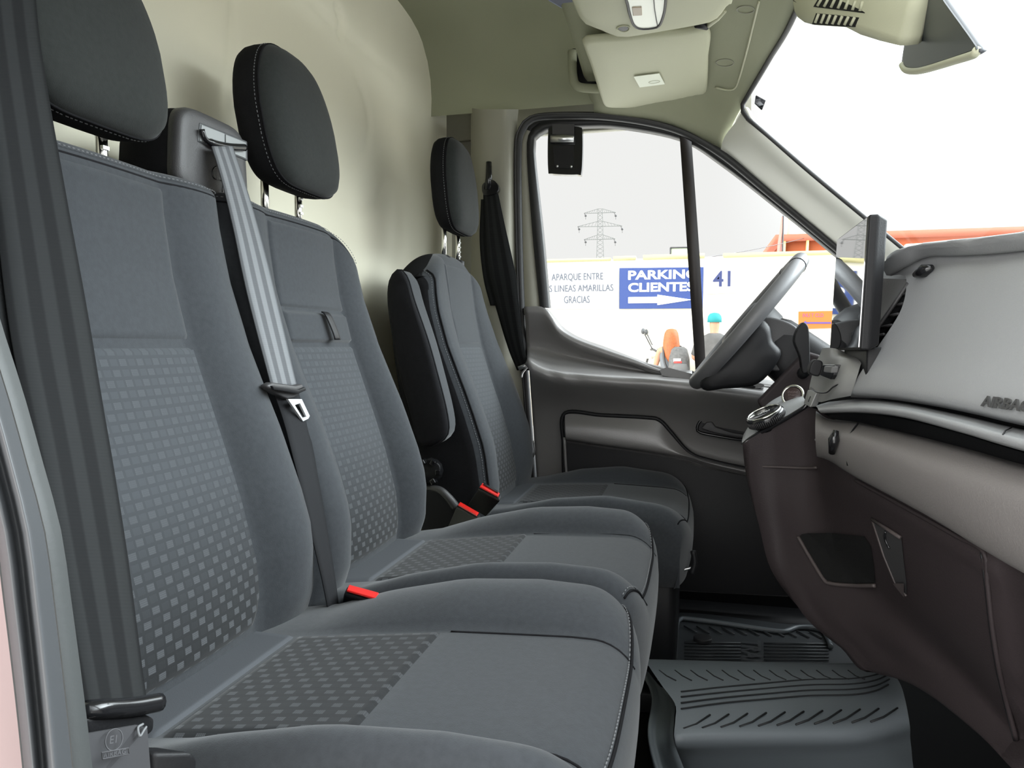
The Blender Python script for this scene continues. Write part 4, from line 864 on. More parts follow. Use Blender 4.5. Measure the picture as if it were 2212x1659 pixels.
skin = [[a] + r + [r[-1] + Vector((.03, .34 - r[-1].y, 0))] for a, r in zip(rl, (r0, r1, r2, r3, r4, r5, r6, r7, r8))]
lower = sheet('lower_panel', skin, M_KNEE, dash, n=70, per=8)
lp = probe(lower, .0015)
def LP(pts, l=.0015): return [lp(x, y, l) for x, y in pts]
lidr = [(2127, 1193), (2136, 1260), (2146, 1350), (2160, 1440), (2178, 1520), (2198, 1600)]
tube('lid_edge', spline(LP([(1850, 1038), (1920, 1076), (1995, 1118), (2070, 1160)]) + LP(lidr), 70), .0028, M_KNEE, dash, n=8)
tube('lid_gap', spline(LP([(x - 5, y + 2) for x, y in lidr]), 40), .0014, M_BLACK, dash, n=6)
# storage pocket: a flat black patch stands in for its shaded inside
def fan(name, pts, m, par, l=.002):
    P = LP(pts, l); c = (sum(p[0] for p in pts) / len(pts), sum(p[1] for p in pts) / len(pts)); n = len(pts); V = []
    for f in (0, .25, .5, .75, 1.0): V.append(LP([(c[0] + (x - c[0]) * f, c[1] + (y - c[1]) * f) for x, y in pts], l))
    return mesh(name, *loft_data(V, closed=True), m, par, smooth=False)
pq = [(1727, 1160), (1733, 1154), (1745, 1152), (1800, 1151), (1870, 1158), (1884, 1180), (1890, 1220), (1893, 1258), (1850, 1260), (1800, 1257), (1786, 1252), (1765, 1222), (1745, 1190)]
fan('pocket_shade_patch', pq, M_CARPET, dash, .002)
tube('pocket_lip', spline(LP([(1727, 1160), (1745, 1192), (1765, 1225), (1784, 1254), (1798, 1261), (1845, 1264), (1895, 1263)], .004), 50), .0032, M_EDGE, dash, n=8)
# latch recess of the glovebox
fan('latch_recess', [(1887, 1122), (1918, 1141), (1950, 1160), (1955, 1210), (1961, 1258), (1961, 1284), (1938, 1262), (1915, 1205)], M_DARK, dash, .002)
tube('latch_upper_edge', LP([(1887, 1121), (1918, 1140), (1949, 1160)], .003),   .0026, M_EDGE, dash, n=8)
tube('latch_lower_edge', LP([(1887, 1122), (1912, 1200), (1937, 1260), (1961, 1286)], .002),   .0018, M_EDGE, dash, n=8)
fan('latch_catch', [(1937, 1258), (1950, 1257), (1961, 1258), (1962, 1288), (1950, 1274)], M_EDGE, dash, .006)
tube('latch_slot', spline(LP([(1917, 1147), (1917, 1165), (1926, 1184)], .003), 10), .0018, M_BLACKG, dash, n=6)
tube('console_seam', spline([Yp(1612, 1008, 1.437), Yp(1655, 1008, 1.426), Yp(1735, 1011, 1.396), DS(1764, 1010, .024)], 20), .0022, M_EDGE, dash, n=6)
# console top with rotary gear selector and start button
t0 = [Yp(1605, 962, 1.44), Yp(1625, 945, 1.44), Yp(1680, 915, 1.42), Yp(1738, 880, 1.40), Yp(1748, 868, 1.40)]
t1 = [Yp(1603, 950, 1.47), Yp(1617, 930, 1.48), Yp(1660, 895, 1.48), Yp(1715, 868, 1.47), Yp(1738, 862, 1.46)]
t2 = [Yp(1612, 935, 1.56), Yp(1632, 905, 1.58), Yp(1660, 872, 1.58), Yp(1700, 850, 1.58), Yp(1730, 845, 1.56)]
t3 = [p + Vector((.02, .05, -.05)) for p in t2]
sheet('console_top', [[p + Vector((.004, 0, -.008)) for p in t0], t0, t1, t2, t3], M_DASH, dash, n=30, per=6)
tube('console_edge', spline([p + Vector((-.001, -.002, 0)) for p in t0], 24), .004, M_BLACKG, dash, n=8)
ax = Vector((-.42, -.18, .89)).normalized()
gc = at(1655, 902, Y=1.445)
gs = tube('gear_selector', [gc - ax * .02, gc - ax * .010, gc - ax * .008, gc + ax * .006, gc + ax * .010], [.024, .026, .034, .036, .033], M_BLACKG, dash, n=40)
u = ax.cross(Vector((0, 1, 0))).normalized(); w_ = ax.cross(u)
tube('chrome_ring', [gc + ax * .0105 + (u * math.cos(k * math.pi / 20) + w_ * math.sin(k * math.pi / 20)) * .031 for k in range(40)], .0018, M_CHROME, gs, n=8, closed=True)
rb_ = MB()
for k in range(60):
    a = k * math.pi / 30; p = gc + (u * math.cos(a) + w_ * math.sin(a)) * .0355; rb_.tube([p - ax * .006, p + ax * .005], .0009, 4)
rb_.build('grip_ridge', M_DARK, gs)
text_on('lettering', 'PRND', .009, gc + ax * .0115, u, w_, principled('white_print', (.6, .6, .6), .5), gs)
MB().ball(at(1689, 893, Y=1.44), (.008, .006, .007)).build('selector_catch', M_STEEL, dash)
stx = at(1713, 855, Y=1.50); n_ = Vector((-.45, -.83, .32)).normalized(); u2 = n_.cross(Vector((0, 0, 1))).normalized() * -1; v2 = n_.cross(u2)
sbn = tube('start_button', [stx - n_ * .012, stx + n_ * .001, stx + n_ * .003], [.017, .017, .015], principled('brown_button', (.035, .02, .02), .35), dash, n=32)
tube('button_ring', [stx + n_ * .001 + (u2 * math.cos(k * math.pi / 18) + v2 * math.sin(k * math.pi / 18)) * .0195 for k in range(36)], .0026, M_CHROME, sbn, n=8, closed=True)
for k, tx in enumerate(('ENGINE', 'START', 'STOP')):
    text_on('lettering', tx, .0062, stx + n_ * .0036 + v2 * (.0062 * (1 - k)), u2, v2, principled('dim_print', (.16, .13, .13), .6), sbn, sx=.9)
# driver-side body of the dashboard, knee panel and cluster hood
sheet('driver_panel', [[Vector((.44, 1.36, .80)), Vector((.40, 1.6, .80)), Vector((.40, 1.9, .80)), Vector((.46, 2.06, .82))],
                       [Vector((.33, 1.40, .77)), Vector((.30, 1.6, .76)), Vector((.31, 1.9, .76)), Vector((.36, 2.06, .78))],
                       [Vector((.27, 1.46, .62)), Vector((.26, 1.6, .60)), Vector((.27, 1.9, .60)), Vector((.30, 2.06, .62))],
                       [Vector((.32, 1.46, .45)), Vector((.32, 1.6, .42)), Vector((.34, 1.9, .42)), Vector((.36, 2.06, .45))],
                       [Vector((.50, 1.46, .36)), Vector((.50, 1.6, .34)), Vector((.52, 1.9, .34)), Vector((.52, 2.06, .36))]], M_BLACK, dash, n=24, per=6)
sheet('dash_top', [[Vector((.44, 1.36, .80)), Vector((.40, 1.6, .80)), Vector((.40, 1.9, .80)), Vector((.46, 2.06, .82))], [Vector((.80, 1.2, .93)), Vector((.78, 1.6, .92)), Vector((.75, 1.9, .92)), Vector((.70, 2.06, .92))]], M_DASH, dash, n=16, per=4)
MB().box((.86, 1.15, .45), (.04, 1.9, 1.1)).build('firewall', M_BLACK, dash)

# ------------------------------------------------------------------ touch screen
scr = thing('touch_screen', 'tall black touch screen standing up from the centre of the dashboard', 'screen', at(1860, 755, Y=1.16))
n0, n1 = at(1873, 470, Y=1.150), at(1863, 750, Y=1.150)
TL, BL = at(1801, 519, Y=1.425), at(1796, 752, Y=1.425)
# make the four glass corners planar: fit X as a tilt in Y and z
sx_ = .0286; zt_ = (n1.x - n0.x) / (n1.z - n0.z) + .030
def SP(Y, z, o=0.0): return Vector((n0.x + sx_ * (Y - n0.y) + zt_ * (z - n0.z) + o, Y, z))
c4_ = [SP(p.y, p.z) for p in (n0, TL, BL, n1)]
MB().prism(c4_, (.0015, 0, 0)).build('glass', M_SCREEN, scr, smooth=False)
grow = [SP(n0.y - .004, n0.z + .004, .002), SP(TL.y + .004, TL.z + .004, .002), SP(BL.y + .004, BL.z - .004, .002), SP(n1.y - .004, n1.z - .004, .002)]
bk_ = [p + Vector((.012, 0, 0)) for p in grow]
cz = sum(bk_, Vector()) / 4
mesh('housing', *loft_data([grow, bk_, [cz + (p - cz) * .93 + Vector((.014, 0, 0)) for p in bk_], [cz + (p - cz) * .6 + Vector((.02, 0, 0)) for p in bk_]], closed=True, cap0=True, cap1=True), M_BLACK, scr, bevel=.003, smooth=False)
MB().prism([n1 + Vector((.012, .03, .0)), n1 + Vector((.012, .2, .0)), n1 + Vector((.012, .2, -.05)), n1 + Vector((.012, .03, -.05))], (.03, 0, 0)).build('stand', M_BLACK, scr, bevel=.004)

# ------------------------------------------------------------------ steering wheel and column
WC = Vector((.118, 1.80, .852)); wt = Vector((.628, 0, .778)).normalized(); wy = Vector((0, 1, 0)); wnrm = wt.cross(wy).normalized()
if wnrm.x > 0: wnrm = -wnrm
RW = .178
sw_ = thing('steering_wheel', 'dark steering wheel tilted in front of the driver seat', 'steering wheel', WC)
rim = [WC + (wt * math.cos(a) + wy * math.sin(a)) * RW for a in [2 * math.pi * k / 72 for k in range(72)]]
rr_ = [.0175] * 72
tube('rim', rim, rr_, principled('soft_grey_rim', (.10, .10, .104), .45, bump=(500, .2)), sw_, n=18, closed=True)
for a0 in (.55, 5.73):
    a = a0; p = WC + (wt * math.cos(a) + wy * math.sin(a)) * RW; d = (-wt * math.sin(a) + wy * math.cos(a))
    tube('rim_seam', [p + (wnrm * math.cos(b) + (wt * math.cos(a) + wy * math.sin(a)) * math.sin(b)) * .0178 for b in [k * math.pi / 10 for k in range(20)]], .0009, M_BLACK, sw_, n=6, closed=True)
hub = MB()
hr_ = []
for o, sc in ((.040, .05), (.040, .5), (.036, .75), (.026, .92), (.0, 1.0), (-.03, .95), (-.055, .75), (-.06, .4)):
    hr_.append([WC + wnrm * (o - .02) + (wt * .075 * math.cos(a) * sc - wt * .012) + wy * .085 * math.sin(a) * sc for a in [2 * math.pi * k / 36 for k in range(36)]])
hub.loft(hr_, closed=True, cap0=True, cap1=True); hub.build('hub', M_BLACK, sw_)
hcv = L([(1512, 828), (1545, 790), (1600, 728), (1640, 690), (1664, 702), (1672, 735), (1690, 768), (1640, 830), (1560, 842), (1525, 846)], Y=1.675)
hcv = spline(hcv, 60, True); hvc = sum(hcv, Vector()) / 60
def hci(k, dy): return [hvc + (p - hvc) * k + Vector((0, dy, 0)) for p in hcv]
mesh('hub_cover', *loft_data([hci(.3, 0), hci(.8, .002), hci(.93, .008), hci(.985, .02), hci(1, .04), hci(1, .2)], closed=True, cap0=True, cap1=True), M_BLACK, sw_)
for ang in (math.pi / 2, -math.pi / 2, math.pi):
    dirv = wt * math.cos(ang) + wy * math.sin(ang); sd = wnrm.cross(dirv)
    rowsS = []
    for f in (0, .25, .5, .75, 1.0):
        p = WC + dirv * (.05 + (RW - .05) * f) - wnrm * (.012 * (1 - f)); hw = .040 - .02 * f; hh = .020 - .008 * f
        rowsS.append([p + sd * hw * math.cos(b) + wnrm * hh * math.sin(b) for b in [2 * math.pi * k / 16 for k in range(16)]])
    MB().loft(rowsS, closed=True, cap0=True, cap1=True).build('spoke', M_BLACK, sw_)
MB().box(WC + wy * -.10 - wnrm * -.004, (.03, .035, .02), Matrix((wt, wy, wnrm)).transposed()).build('wheel_buttons', M_BLACKG, sw_, bevel=.004)
cl = thing('steering_column', 'black steering column shroud with stalks behind the wheel', 'steering column', WC - wnrm * .15)
rowsC = []
for o, sy, sz, dz in ((-.045, .060, .050, 0), (-.07, .075, .062, 0), (-.12, .080, .066, 0), (-.18, .085, .070, .0), (-.24, .090, .075, .0), (-.30, .09, .08, 0)):
    c = WC + wnrm * o + Vector((0, 0, dz)); e = .55
    rowsC.append([c + wy * sy * math.copysign(abs(math.cos(a)) ** e, math.cos(a)) + wt * sz * math.copysign(abs(math.sin(a)) ** e, math.sin(a)) for a in [2 * math.pi * k / 40 for k in range(40)]])
MB().loft(rowsC, closed=True, cap0=True, cap1=True).build('shroud', M_BLACK, cl)
hood = L([(1640, 700), (1650, 685), (1680, 688), (1712, 700), (1728, 720), (1726, 770), (1700, 800), (1650, 790)], Y=1.725)
MB().prism(spline(hood, 50, True), (0, .2, 0)).build('upper_shroud', M_DARK, cl, bevel=.006, smooth=False)
wk = spline(L([(1716, 738), (1721, 714), (1734, 696), (1743, 700), (1748, 716), (1750, 775), (1747, 802), (1735, 806), (1728, 770)], Y=1.60), 40, True)
MB().prism(wk, (0, .03, 0)).build('wiper_stalk', M_BLACK, cl, bevel=.006, smooth=False)
tube('stalk_base', [at(1741, 800, Y=1.615), at(1728, 812, Y=1.70)], .012, M_BLACK, cl, n=10)
MB().prism(L([(1636, 868), (1740, 758), (1775, 768), (1752, 850), (1715, 905), (1660, 905)], Y=1.66), (.0, .03, 0)).build('lower_cover', M_KNEE, cl, bevel=.006, smooth=False)

# ------------------------------------------------------------------ rubber floor mat over the centre tunnel
mt = thing('floor_mat', 'black ribbed rubber mat covering the floor between bench and dashboard', 'floor mat', (.2, 1.25, 0))
dm = [L([(1440, 1322), (1520, 1326), (1620, 1338), (1700, 1348), (1780, 1350), (1830, 1380)], Z=.085), L([(1432, 1380), (1520, 1380), (1620, 1388), (1700, 1390), (1780, 1390), (1850, 1410)], Z=.085), L([(1420, 1470), (1520, 1470), (1620, 1470), (1700, 1470), (1780, 1470), (1900, 1470)], Z=.085)]
sheet('driver_side', dm, M_MATD, mt, n=30, per=4)
lipd = spline(L([(1457, 1424), (1459, 1380), (1463, 1345), (1470, 1338), (1481, 1336), (1560, 1346), (1640, 1358), (1690, 1364), (1706, 1360), (1722, 1355), (1750, 1355), (1776, 1361), (1786, 1375), (1795, 1397)], Z=.092), 80)
tube('raised_border', lipd, .006, M_MAT, mt, n=8)
tube('outer_border', spline(L([(1429, 1422), (1432, 1370), (1436, 1325)], Z=.092), 12), .006, M_MAT, mt, n=8)
bt = at(1518, 1381, Z=.092); kb = MB().tube([bt + Vector((0, 0, -.004)), bt + Vector((0, 0, .006))], .022, 28); kb.build('floor_clip', M_RUBBER, mt, bevel=.002)
rg = MB()
for k in range(11):
    rg.tube(L([(1478 + 27 * k, 1352 + 1.2 * k), (1505 + 27 * k, 1366 + 1.2 * k)], Z=.088), .0022, 5)
for k in range(6):
    y = 1388 + 7 * k; rg.tube(L([(1478, y), (1600, y + 1)], Z=.088), .002, 5); rg.tube(L([(1650, y + 1), (1790, y + 3)], Z=.088), .002, 5)
rg.build('thin_ribs', M_MATD, mt)
text_on('lettering', 'TRANS', .060, at(1622, 1415, Z=.089), (at(1623, 1440, Z=.089) - at(1621, 1390, Z=.089)), Vector((1, .1, 0)), principled('mat_relief', (.055, .057, .062), .5), mt, bold=.001, sx=1.0)
hu = [L([(1390, 1440), (1440, 1442), (1600, 1446), (1750, 1450), (1840, 1450), (1915, 1452)], Z=.09),
      L([(1399, 1424), (1440, 1425), (1600, 1429), (1750, 1432), (1835, 1433), (1880, 1428)], Z=.178),
      L([(1400, 1436), (1440, 1437), (1600, 1441), (1750, 1444), (1835, 1443), (1905, 1438)], Z=.197),
      L([(1428, 1478), (1455, 1476), (1600, 1475), (1750, 1470), (1835, 1467), (1925, 1448)], Z=.203),
      L([(1458, 1520), (1470, 1518), (1600, 1512), (1750, 1507), (1840, 1504), (1945, 1478)], Z=.204),
      L([(1459, 1552), (1472, 1552), (1600, 1546), (1750, 1540), (1850, 1534), (1955, 1510)], Z=.203),
      L([(1456, 1588), (1472, 1588), (1600, 1584), (1750, 1579), (1860, 1572), (1962, 1545)], Z=.196),
      L([(1460, 1612), (1476, 1614), (1600, 1610), (1750, 1606), (1868, 1600), (1966, 1572)], Z=.175),
      L([(1468, 1640), (1484, 1644), (1610, 1644), (1756, 1640), (1874, 1632), (1968, 1610)], Z=.12),
      L([(1500, 1720), (1520, 1730), (1640, 1730), (1780, 1730), (1890, 1725), (1985, 1700)], Z=.02),
      L([(1520, 1900), (1540, 1905), (1680, 1905), (1840, 1905), (1950, 1900), (2080, 1880)], Z=.012)]
H2 = sheet('tunnel_cover', hu, M_MAT, mt, n=50, per=6)
gv = MB()
def hz(y): return interp(y, [(1436, .197), (1475, .203), (1512, .2045), (1546, .2035), (1584, .1965)]) + .0012
def hp(x, y):  # px on the tunnel cover: the surface dips in px towards the right
    yy = y + 24 * clampf((x - 1835) / 90); return at(x, y, Z=hz(yy))
for k in range(13):
    x = 1420 + 34 * k; gv.tube([hp(x + 4, 1448), hp(x + 20, 1460), hp(x + 40, 1470 - (k * .2))], .0013, 5)
for k, yl in enumerate((1494, 1505, 1518, 1531)):
    dy = 11.5 * k
    gv.tube(spline([hp(1471, yl), hp(1560, 1484 + dy), hp(1660, 1475 + dy), hp(1749, 1468 + dy), hp(1840, 1466 + dy), hp(1890, 1458 + dy), hp(1925 - 2 * k, 1444 + dy)], 50), .0015, 5)
for k in range(11):
    x = 1468 + 40.5 * k; y = 1570 - 1.5 * k; gv.tube([hp(x + 8, y + 12 - 8), hp(x + 36, y - 6), hp(x + 66, y - 26)], .0016, 5)
gv.build('tread_groove_shade', M_MATG, mt)
fl0 = L([(1387, 1446), (1403, 1476), (1409, 1512), (1400, 1574), (1411, 1640), (1450, 1760)], Z=.14)
fl1 = L([(1444, 1464), (1458, 1480), (1459, 1520), (1456, 1560), (1456, 1600), (1478, 1662), (1520, 1780)], Z=.175)
sheet('side_flange', [[p + Vector((0, .0, -.012)) for p in fl0], fl0, [p + Vector((.012, 0, -.004)) for p in fl0], [p + Vector((-.012, 0, -.02)) for p in fl1], [p + Vector((-.004, 0, 0)) for p in fl1], fl1], M_MAT, mt, n=40, per=4)
MB().box((.2, .68, .006), (.60, .70, .008)).build('near_side', M_CARPET, mt, bevel=.003)

# pedals, only just visible in the dark driver's footwell
pd = MB().box((.42, 1.80, .20), (.03, .06, .09), Matrix.Rotation(.5, 3, 'Y')); o_ = pd.build('accelerator_pedal', M_BLACK, None, bevel=.006); tag(o_, 'black pedal in the dark driver footwell', 'pedal')

# ------------------------------------------------------------------ roof fittings
def ZT(y, z0=1.497, z1=1.452): return z0 + (z1 - z0) * clampf((y - 60) / 170)
vz = [(1258, 92), (1275, 140), (1290, 188), (1302, 224), (1310, 231), (1325, 233), (1390, 233), (1448, 232), (1470, 226), (1485, 218), (1505, 212), (1520, 209), (1527, 200), (1530, 130), (1530, 66), (1460, 70), (1340, 80), (1270, 86)]
vo = spline([at(x, y, Z=ZT(y)) for x, y in vz], 90, True)
vc = sum(vo, Vector()) / len(vo)
def vin(k, dz): return [vc + (p - vc) * k + Vector((0, 0, dz)) for p in vo]
vs = thing('sun_visor', 'beige sun visor folded up against the roof above the driver window', 'sun visor', vc)
mesh('visor_panel', *loft_data([vin(.6, -.004), vin(.93, -.004), vin(.975, -.002), vin(.995, .002), vin(1.0, .007), vin(.99, .012), vin(.96, .014)], closed=True, cap0=True, cap1=True), M_VISOR, vs)
lbz = [at(x, y, Z=ZT(y) - .0055) for x, y in ((1369, 166), (1424, 159), (1436, 182), (1382, 189))]
MB().prism(lbz, (0, 0, .001)).build('sticker', M_LABEL, vs, smooth=False)
tube('sticker_oval', [sum(lbz, Vector()) / 4 + Vector((0, 0, -.0006)) + (lbz[2] - lbz[3]).normalized() * (.010 + .014 * math.cos(a)) + (lbz[0] - lbz[3]).normalized() * (-.010 + .007 * math.sin(a)) for a in [k * math.pi / 12 for k in range(24)]], .0004, M_VISOR, vs, n=4, closed=True)
tube('pivot_arm', [at(1528, 56, Z=1.492), at(1548, 40, Z=1.494), at(1566, 24, Z=1.496)], [.006, .0065, .004], M_VISOR, vs, n=10)
tube('pivot_clip', [at(1504, 52, Z=1.492), at(1528, 57, Z=1.492)], .008, M_BLACK, vs, n=10)
MB().ball(at(1516, 212, Z=1.458), .006).build('end_pin', M_VISOR, vs)
oc = thing('overhead_console', 'beige overhead console with reading lamp under the middle of the roof', 'overhead console', at(1400, -40, Z=1.5))
of = [(1232, -10), (1262, 46), (1290, 58), (1322, 72), (1350, 77), (1420, 66), (1500, 52), (1545, 40), (1572, 8), (1590, -30)]
o0 = [at(x, y, Z=1.475) for x, y in of]; octr = Vector((-.09, 1.2, 1.475)); o0 = o0 + [Vector((p.x, 2.4 - p.y, p.z)) for p in o0[::-1]]
def osh(k, dz): return [octr + (p - octr) * k + Vector((0, 0, dz)) for p in o0]
o0s = [[octr + (p - octr) * k + Vector((0, 0, dz)) for p in spline(o0, 90, True)] for k, dz in ((1.01, .07), (1.012, .02), (1.0, .003), (.985, -.006), (.965, -.009), (.9, -.012), (.5, -.012), (.1, -.012))]
mesh('body', *loft_data(o0s, closed=True, cap0=True, cap1=True), M_VISOR, oc)
def oz(y): return 1.4645 - .0015
ln = spline([at(x, y, Z=1.460) for x, y in ((1352, -30), (1356, 10), (1362, 36), (1370, 55), (1384, 62), (1408, 61), (1424, 55), (1434, 30), (1438, 0), (1438, -30))], 50, True)
MB().prism(ln, (0, 0, .012)).build('lamp_lens', principled('frosted_lens', (.82, .84, .74), .25), oc, smooth=False)
tube('lamp_bezel', [p + Vector((0, 0, .0)) for p in ln], .0028, M_DARK, oc, n=8, closed=True)
tube('lens_joint', spline([at(1411, -20, Z=1.459), at(1414, 20, Z=1.459), at(1420, 55, Z=1.459)], 10), .001, M_DARK, oc, n=5)
MB().prism([at(x, y, Z=1.458) for x, y in ((1365, 17), (1386, 16), (1387, 34), (1367, 35))], (0, 0, .004)).build('lamp_switch', principled('tan_switch', (.35, .28, .2), .4), oc, bevel=.0015, smooth=False)
gr = spline([at(x, y, Z=1.4615) for x, y in ((1332, 62), (1345, 56), (1359, 58), (1357, 66), (1344, 69))], 24, True)
tube('microphone_rim', gr, .0012, M_VISOR, oc, n=6, closed=True)
MB().prism([p + (sum(gr, Vector()) / 24 - p) * .25 for p in gr], (0, 0, .004)).build('microphone_grille', M_DARK, oc, smooth=False)
fo_ = thing('folder', 'dark blue folder lying on the overhead shelf at the top edge of the photo', 'folder', at(1205, 5, X=-.29))
MB().prism([at(1150, -40, X=-.30), at(1186, 0, X=-.30), at(1236, 30, X=-.30), at(1238, 10, X=-.30), at(1236, -40, X=-.30)], (.04, 0, 0)).build('cover', principled('navy_card', (.012, .02, .075), .5), fo_, smooth=False)
tube('cover_edge', [at(1186, 0, X=-.302), at(1236, 29, X=-.302)], .0016, principled('pale_card_edge', (.25, .28, .40), .5), fo_, n=6)
# sensor housing at the top of the windscreen, rear-view mirror below it
shs = thing('sensor_housing', 'beige vented housing at the top centre of the windscreen', 'housing', at(1820, 20, Y=1.35))
def HP(x, y, o=0.0): return at(x, y, Y=1.42 - .19 * (x - 1716) / 235.0 + o)
ho = [HP(*p) for p in ((1714, -50), (1716, 5), (1719, 22), (1726, 36), (1742, 48), (1764, 54), (1837, 59), (1870, 76), (1915, 90), (1952, 99), (1957, 78), (1966, 40), (1990, -50))]
hc = sum(ho, Vector()) / len(ho)
def hin(k, d): return [hc + (p - hc) * k + Vector((d, 0, 0)) for p in ho]
mesh('body', *loft_data([hin(.3, -.006), hin(.95, -.006), hin(.985, -.003), hin(1, .004), hin(.99, .02), hin(.9, .035)], closed=True, cap0=True, cap1=True), M_VISOR, shs)
for (q, n_s) in ((((1779, 27), (1874, 36), (1863, 57), (1770, 51)), 7), (((1786, -8), (1892, 2), (1886, 27), (1773, 13)), 7)):
    A, B, Cc, D = [HP(*p) + Vector((-.012, 0, 0)) for p in q]
    gr_ = MB().prism([A, B, Cc, D], (.010, 0, 0)).build('grille', M_BLACK, shs, smooth=False)
    br = MB()
    for k in range(n_s):
        f = (k + .62) / (n_s + .2); p0, p1 = A.lerp(B, f), D.lerp(Cc, f); br.tube([p0 + Vector((-.001, 0, 0)), p0.lerp(p1, .85) + Vector((-.001, 0, 0))], .0026, 8)
    br.build('vent_bar', M_VISOR, gr_)
tube('housing_joint', spline([HP(1722, 0) + Vector((-.0065, 0, 0)), HP(1748, 14) + Vector((-.0066, 0, 0)), HP(1800, 22) + Vector((-.0066, 0, 0)), HP(1892, 31) + Vector((-.0066, 0, 0)), HP(1925, 48) + Vector((-.0066, 0, 0)), HP(1950, 66) + Vector((-.006, 0, 0))], 30), .0008, M_DARK, shs, n=5)
rv = thing('rear_view_mirror', 'dark rear-view mirror hanging at the top right of the windscreen', 'mirror', at(2000, 40, X=.33))
XM = .325
mo = spline(L([(1979, -60), (1972, 20), (1958, 62), (1955, 84), (1947, 138), (1951, 148), (1978, 157), (2010, 151), (2106, 120), (2114, 112), (2110, 100), (2037, -5), (2000, -60)], X=XM), 70, True)
mc = sum(mo, Vector()) / len(mo)
def min_(k, d): return [mc + (p - mc) * k + Vector((d, 0, 0)) for p in mo]
mesh('housing', *loft_data([min_(.97, -.001), min_(.995, .001), min_(1.0, .004), min_(.97, .010), min_(.85, .016), min_(.5, .02)], closed=True, cap0=True, cap1=True), principled('slate_shell', (.05, .055, .065), .4), rv)
mgl = spline(L([(1979, -60), (1974, 20), (1962, 62), (1958, 84), (1951, 136), (1975, 146), (2008, 139), (2100, 108), (2108, 101), (2033, -5), (2000, -60)], X=XM - .003), 70, True)
MB().prism(mgl, (.002, 0, 0)).build('glass', principled('dimmed_mirror', (.030, .036, .042), .35, spec=.5), rv, smooth=False)
tube('lower_rim', spline(L([(1949, 140), (1957, 151), (1978, 154), (2008, 148), (2060, 132), (2106, 117), (2111, 108)], X=XM - .001), 40), .0052, M_VISOR, rv, n=10)

# ------------------------------------------------------------------ outside: yard, wall, signs, people
GZ = -.65
M_GROUND = principled('pale_concrete', (.55, .53, .50), .9, vary=(.6, .08), bump=(20, .2))
M_WALL = principled('cream_render', (.62, .59, .50), .9, vary=(.4, .05), bump=(14, .2))
g = MB().box((0, 40, GZ - .1), (240, 260, .2)); tag(g.build('ground', M_GROUND), kind='structure')
YW = 13.0
def WX(x): return at(x, 700, Y=YW).x
wt0, wt1 = at(1180, 573, Y=YW).z, at(1780, 558, Y=YW).z
wal = thing('yard_wall', 'long cream boundary wall across the yard carrying the signs', 'wall', (0, YW + .15, GZ))
MB().box((-2, YW + .15, (GZ + 2.28) / 2), (60, .3, 2.28 - GZ)).build('wall_body', M_WALL, wal)
cp = MB()
for xa, xb, dz in ((1000, 1318, .0), (1324, 1372, .02), (1388, 1520, .03), (1560, 1900, .02)):
    a, b_ = WX(xa), WX(xb); cp.box(((a + b_) / 2, YW + .14, 2.285 + dz / 2), (b_ - a, .36, .05 + dz))
cp.build('coping', principled('yellow_coping', (.40, .37, .19), .9), wal)

M_WHITE = principled('white_board', (.66, .66, .63), .5); M_BLUE = principled('sign_blue', (.010, .035, .16), .5); M_INK = principled('grey_blue_ink', (.075, .085, .11), .6)
M_SIGNW = principled('sign_white', (.90, .92, .93), .5); M_ORANGE = principled('sign_orange', (.45, .11, .01), .5); M_VIOLET = principled('sign_violet', (.06, .04, .25), .5)
def board(name, label, cat, q, Y, m):
    t = thing(name, label, cat, at(*q[3], Y=Y)); MB().prism(L(q, Y=Y), (0, .03, 0)).build('board', m, t, smooth=False); return t
def letters(t, txt, x0, x1, y0, y1, Y, m, bold=0.0):
    """capital lettering filling a px box on the plane Y, faced towards the camera"""
    V, Fc = text_mesh(txt, 1.0, bold=bold if bold > .01 else 0.0)
    if bold <= .01: n_v = len(V); F1 = list(Fc); V1 = list(V)
    for k_ in ((.025, .05) if 0 < bold <= .01 else ()):
        V = V + [v + Vector((k_, .012 * (1 if k_ < .03 else -1), k_)) for v in V1]; Fc = Fc + [[i + len(V) - n_v for i in f] for f in F1]
    xs = [v.x for v in V]; ys = [v.y for v in V]
    a, b_ = at(x0, (y0 + y1) / 2, Y=Y), at(x1, (y0 + y1) / 2, Y=Y); zt, zb = at((x0 + x1) / 2, y0, Y=Y).z, at((x0 + x1) / 2, y1, Y=Y).z
    f = lambda v: Vector((a.x + (b_.x - a.x) * (v.x - min(xs)) / (max(xs) - min(xs)), Y - v.z * .06, zb + (zt - zb) * (v.y - min(ys)) / (max(ys) - min(ys))))
    mesh('lettering', [f(v) for v in V], Fc, m, t, smooth=False, recalc=False)
ns = board('notice_board', 'white notice reading APARQUE ENTRE LAS LINEAS AMARILLAS GRACIAS on the wall', 'sign', [(1140, 577), (1336, 575), (1337, 667), (1140, 668)], YW - .04, M_WHITE)
letters(ns, 'APARQUE ENTRE', 1191, 1303, 590, 608, YW - .045, M_INK, .008); letters(ns, 'LAS LINEAS AMARILLAS', 1170, 1325, 615, 630, YW - .045, M_INK, .008); letters(ns, 'GRACIAS', 1218, 1274, 639, 655, YW - .045, M_INK, .008)
bs = board('parking_sign', 'blue sign reading PARKING CLIENTES with a white arrow', 'sign', [(1338, 579), (1520, 577), (1518, 666), (1338, 667)], YW - .05, M_BLUE)
letters(bs, 'PARKING', 1357, 1507, 583, 603, YW - .055, M_SIGNW, .03); letters(bs, 'CLIENTES', 1357, 1499, 610, 630, YW - .055, M_SIGNW, .03)
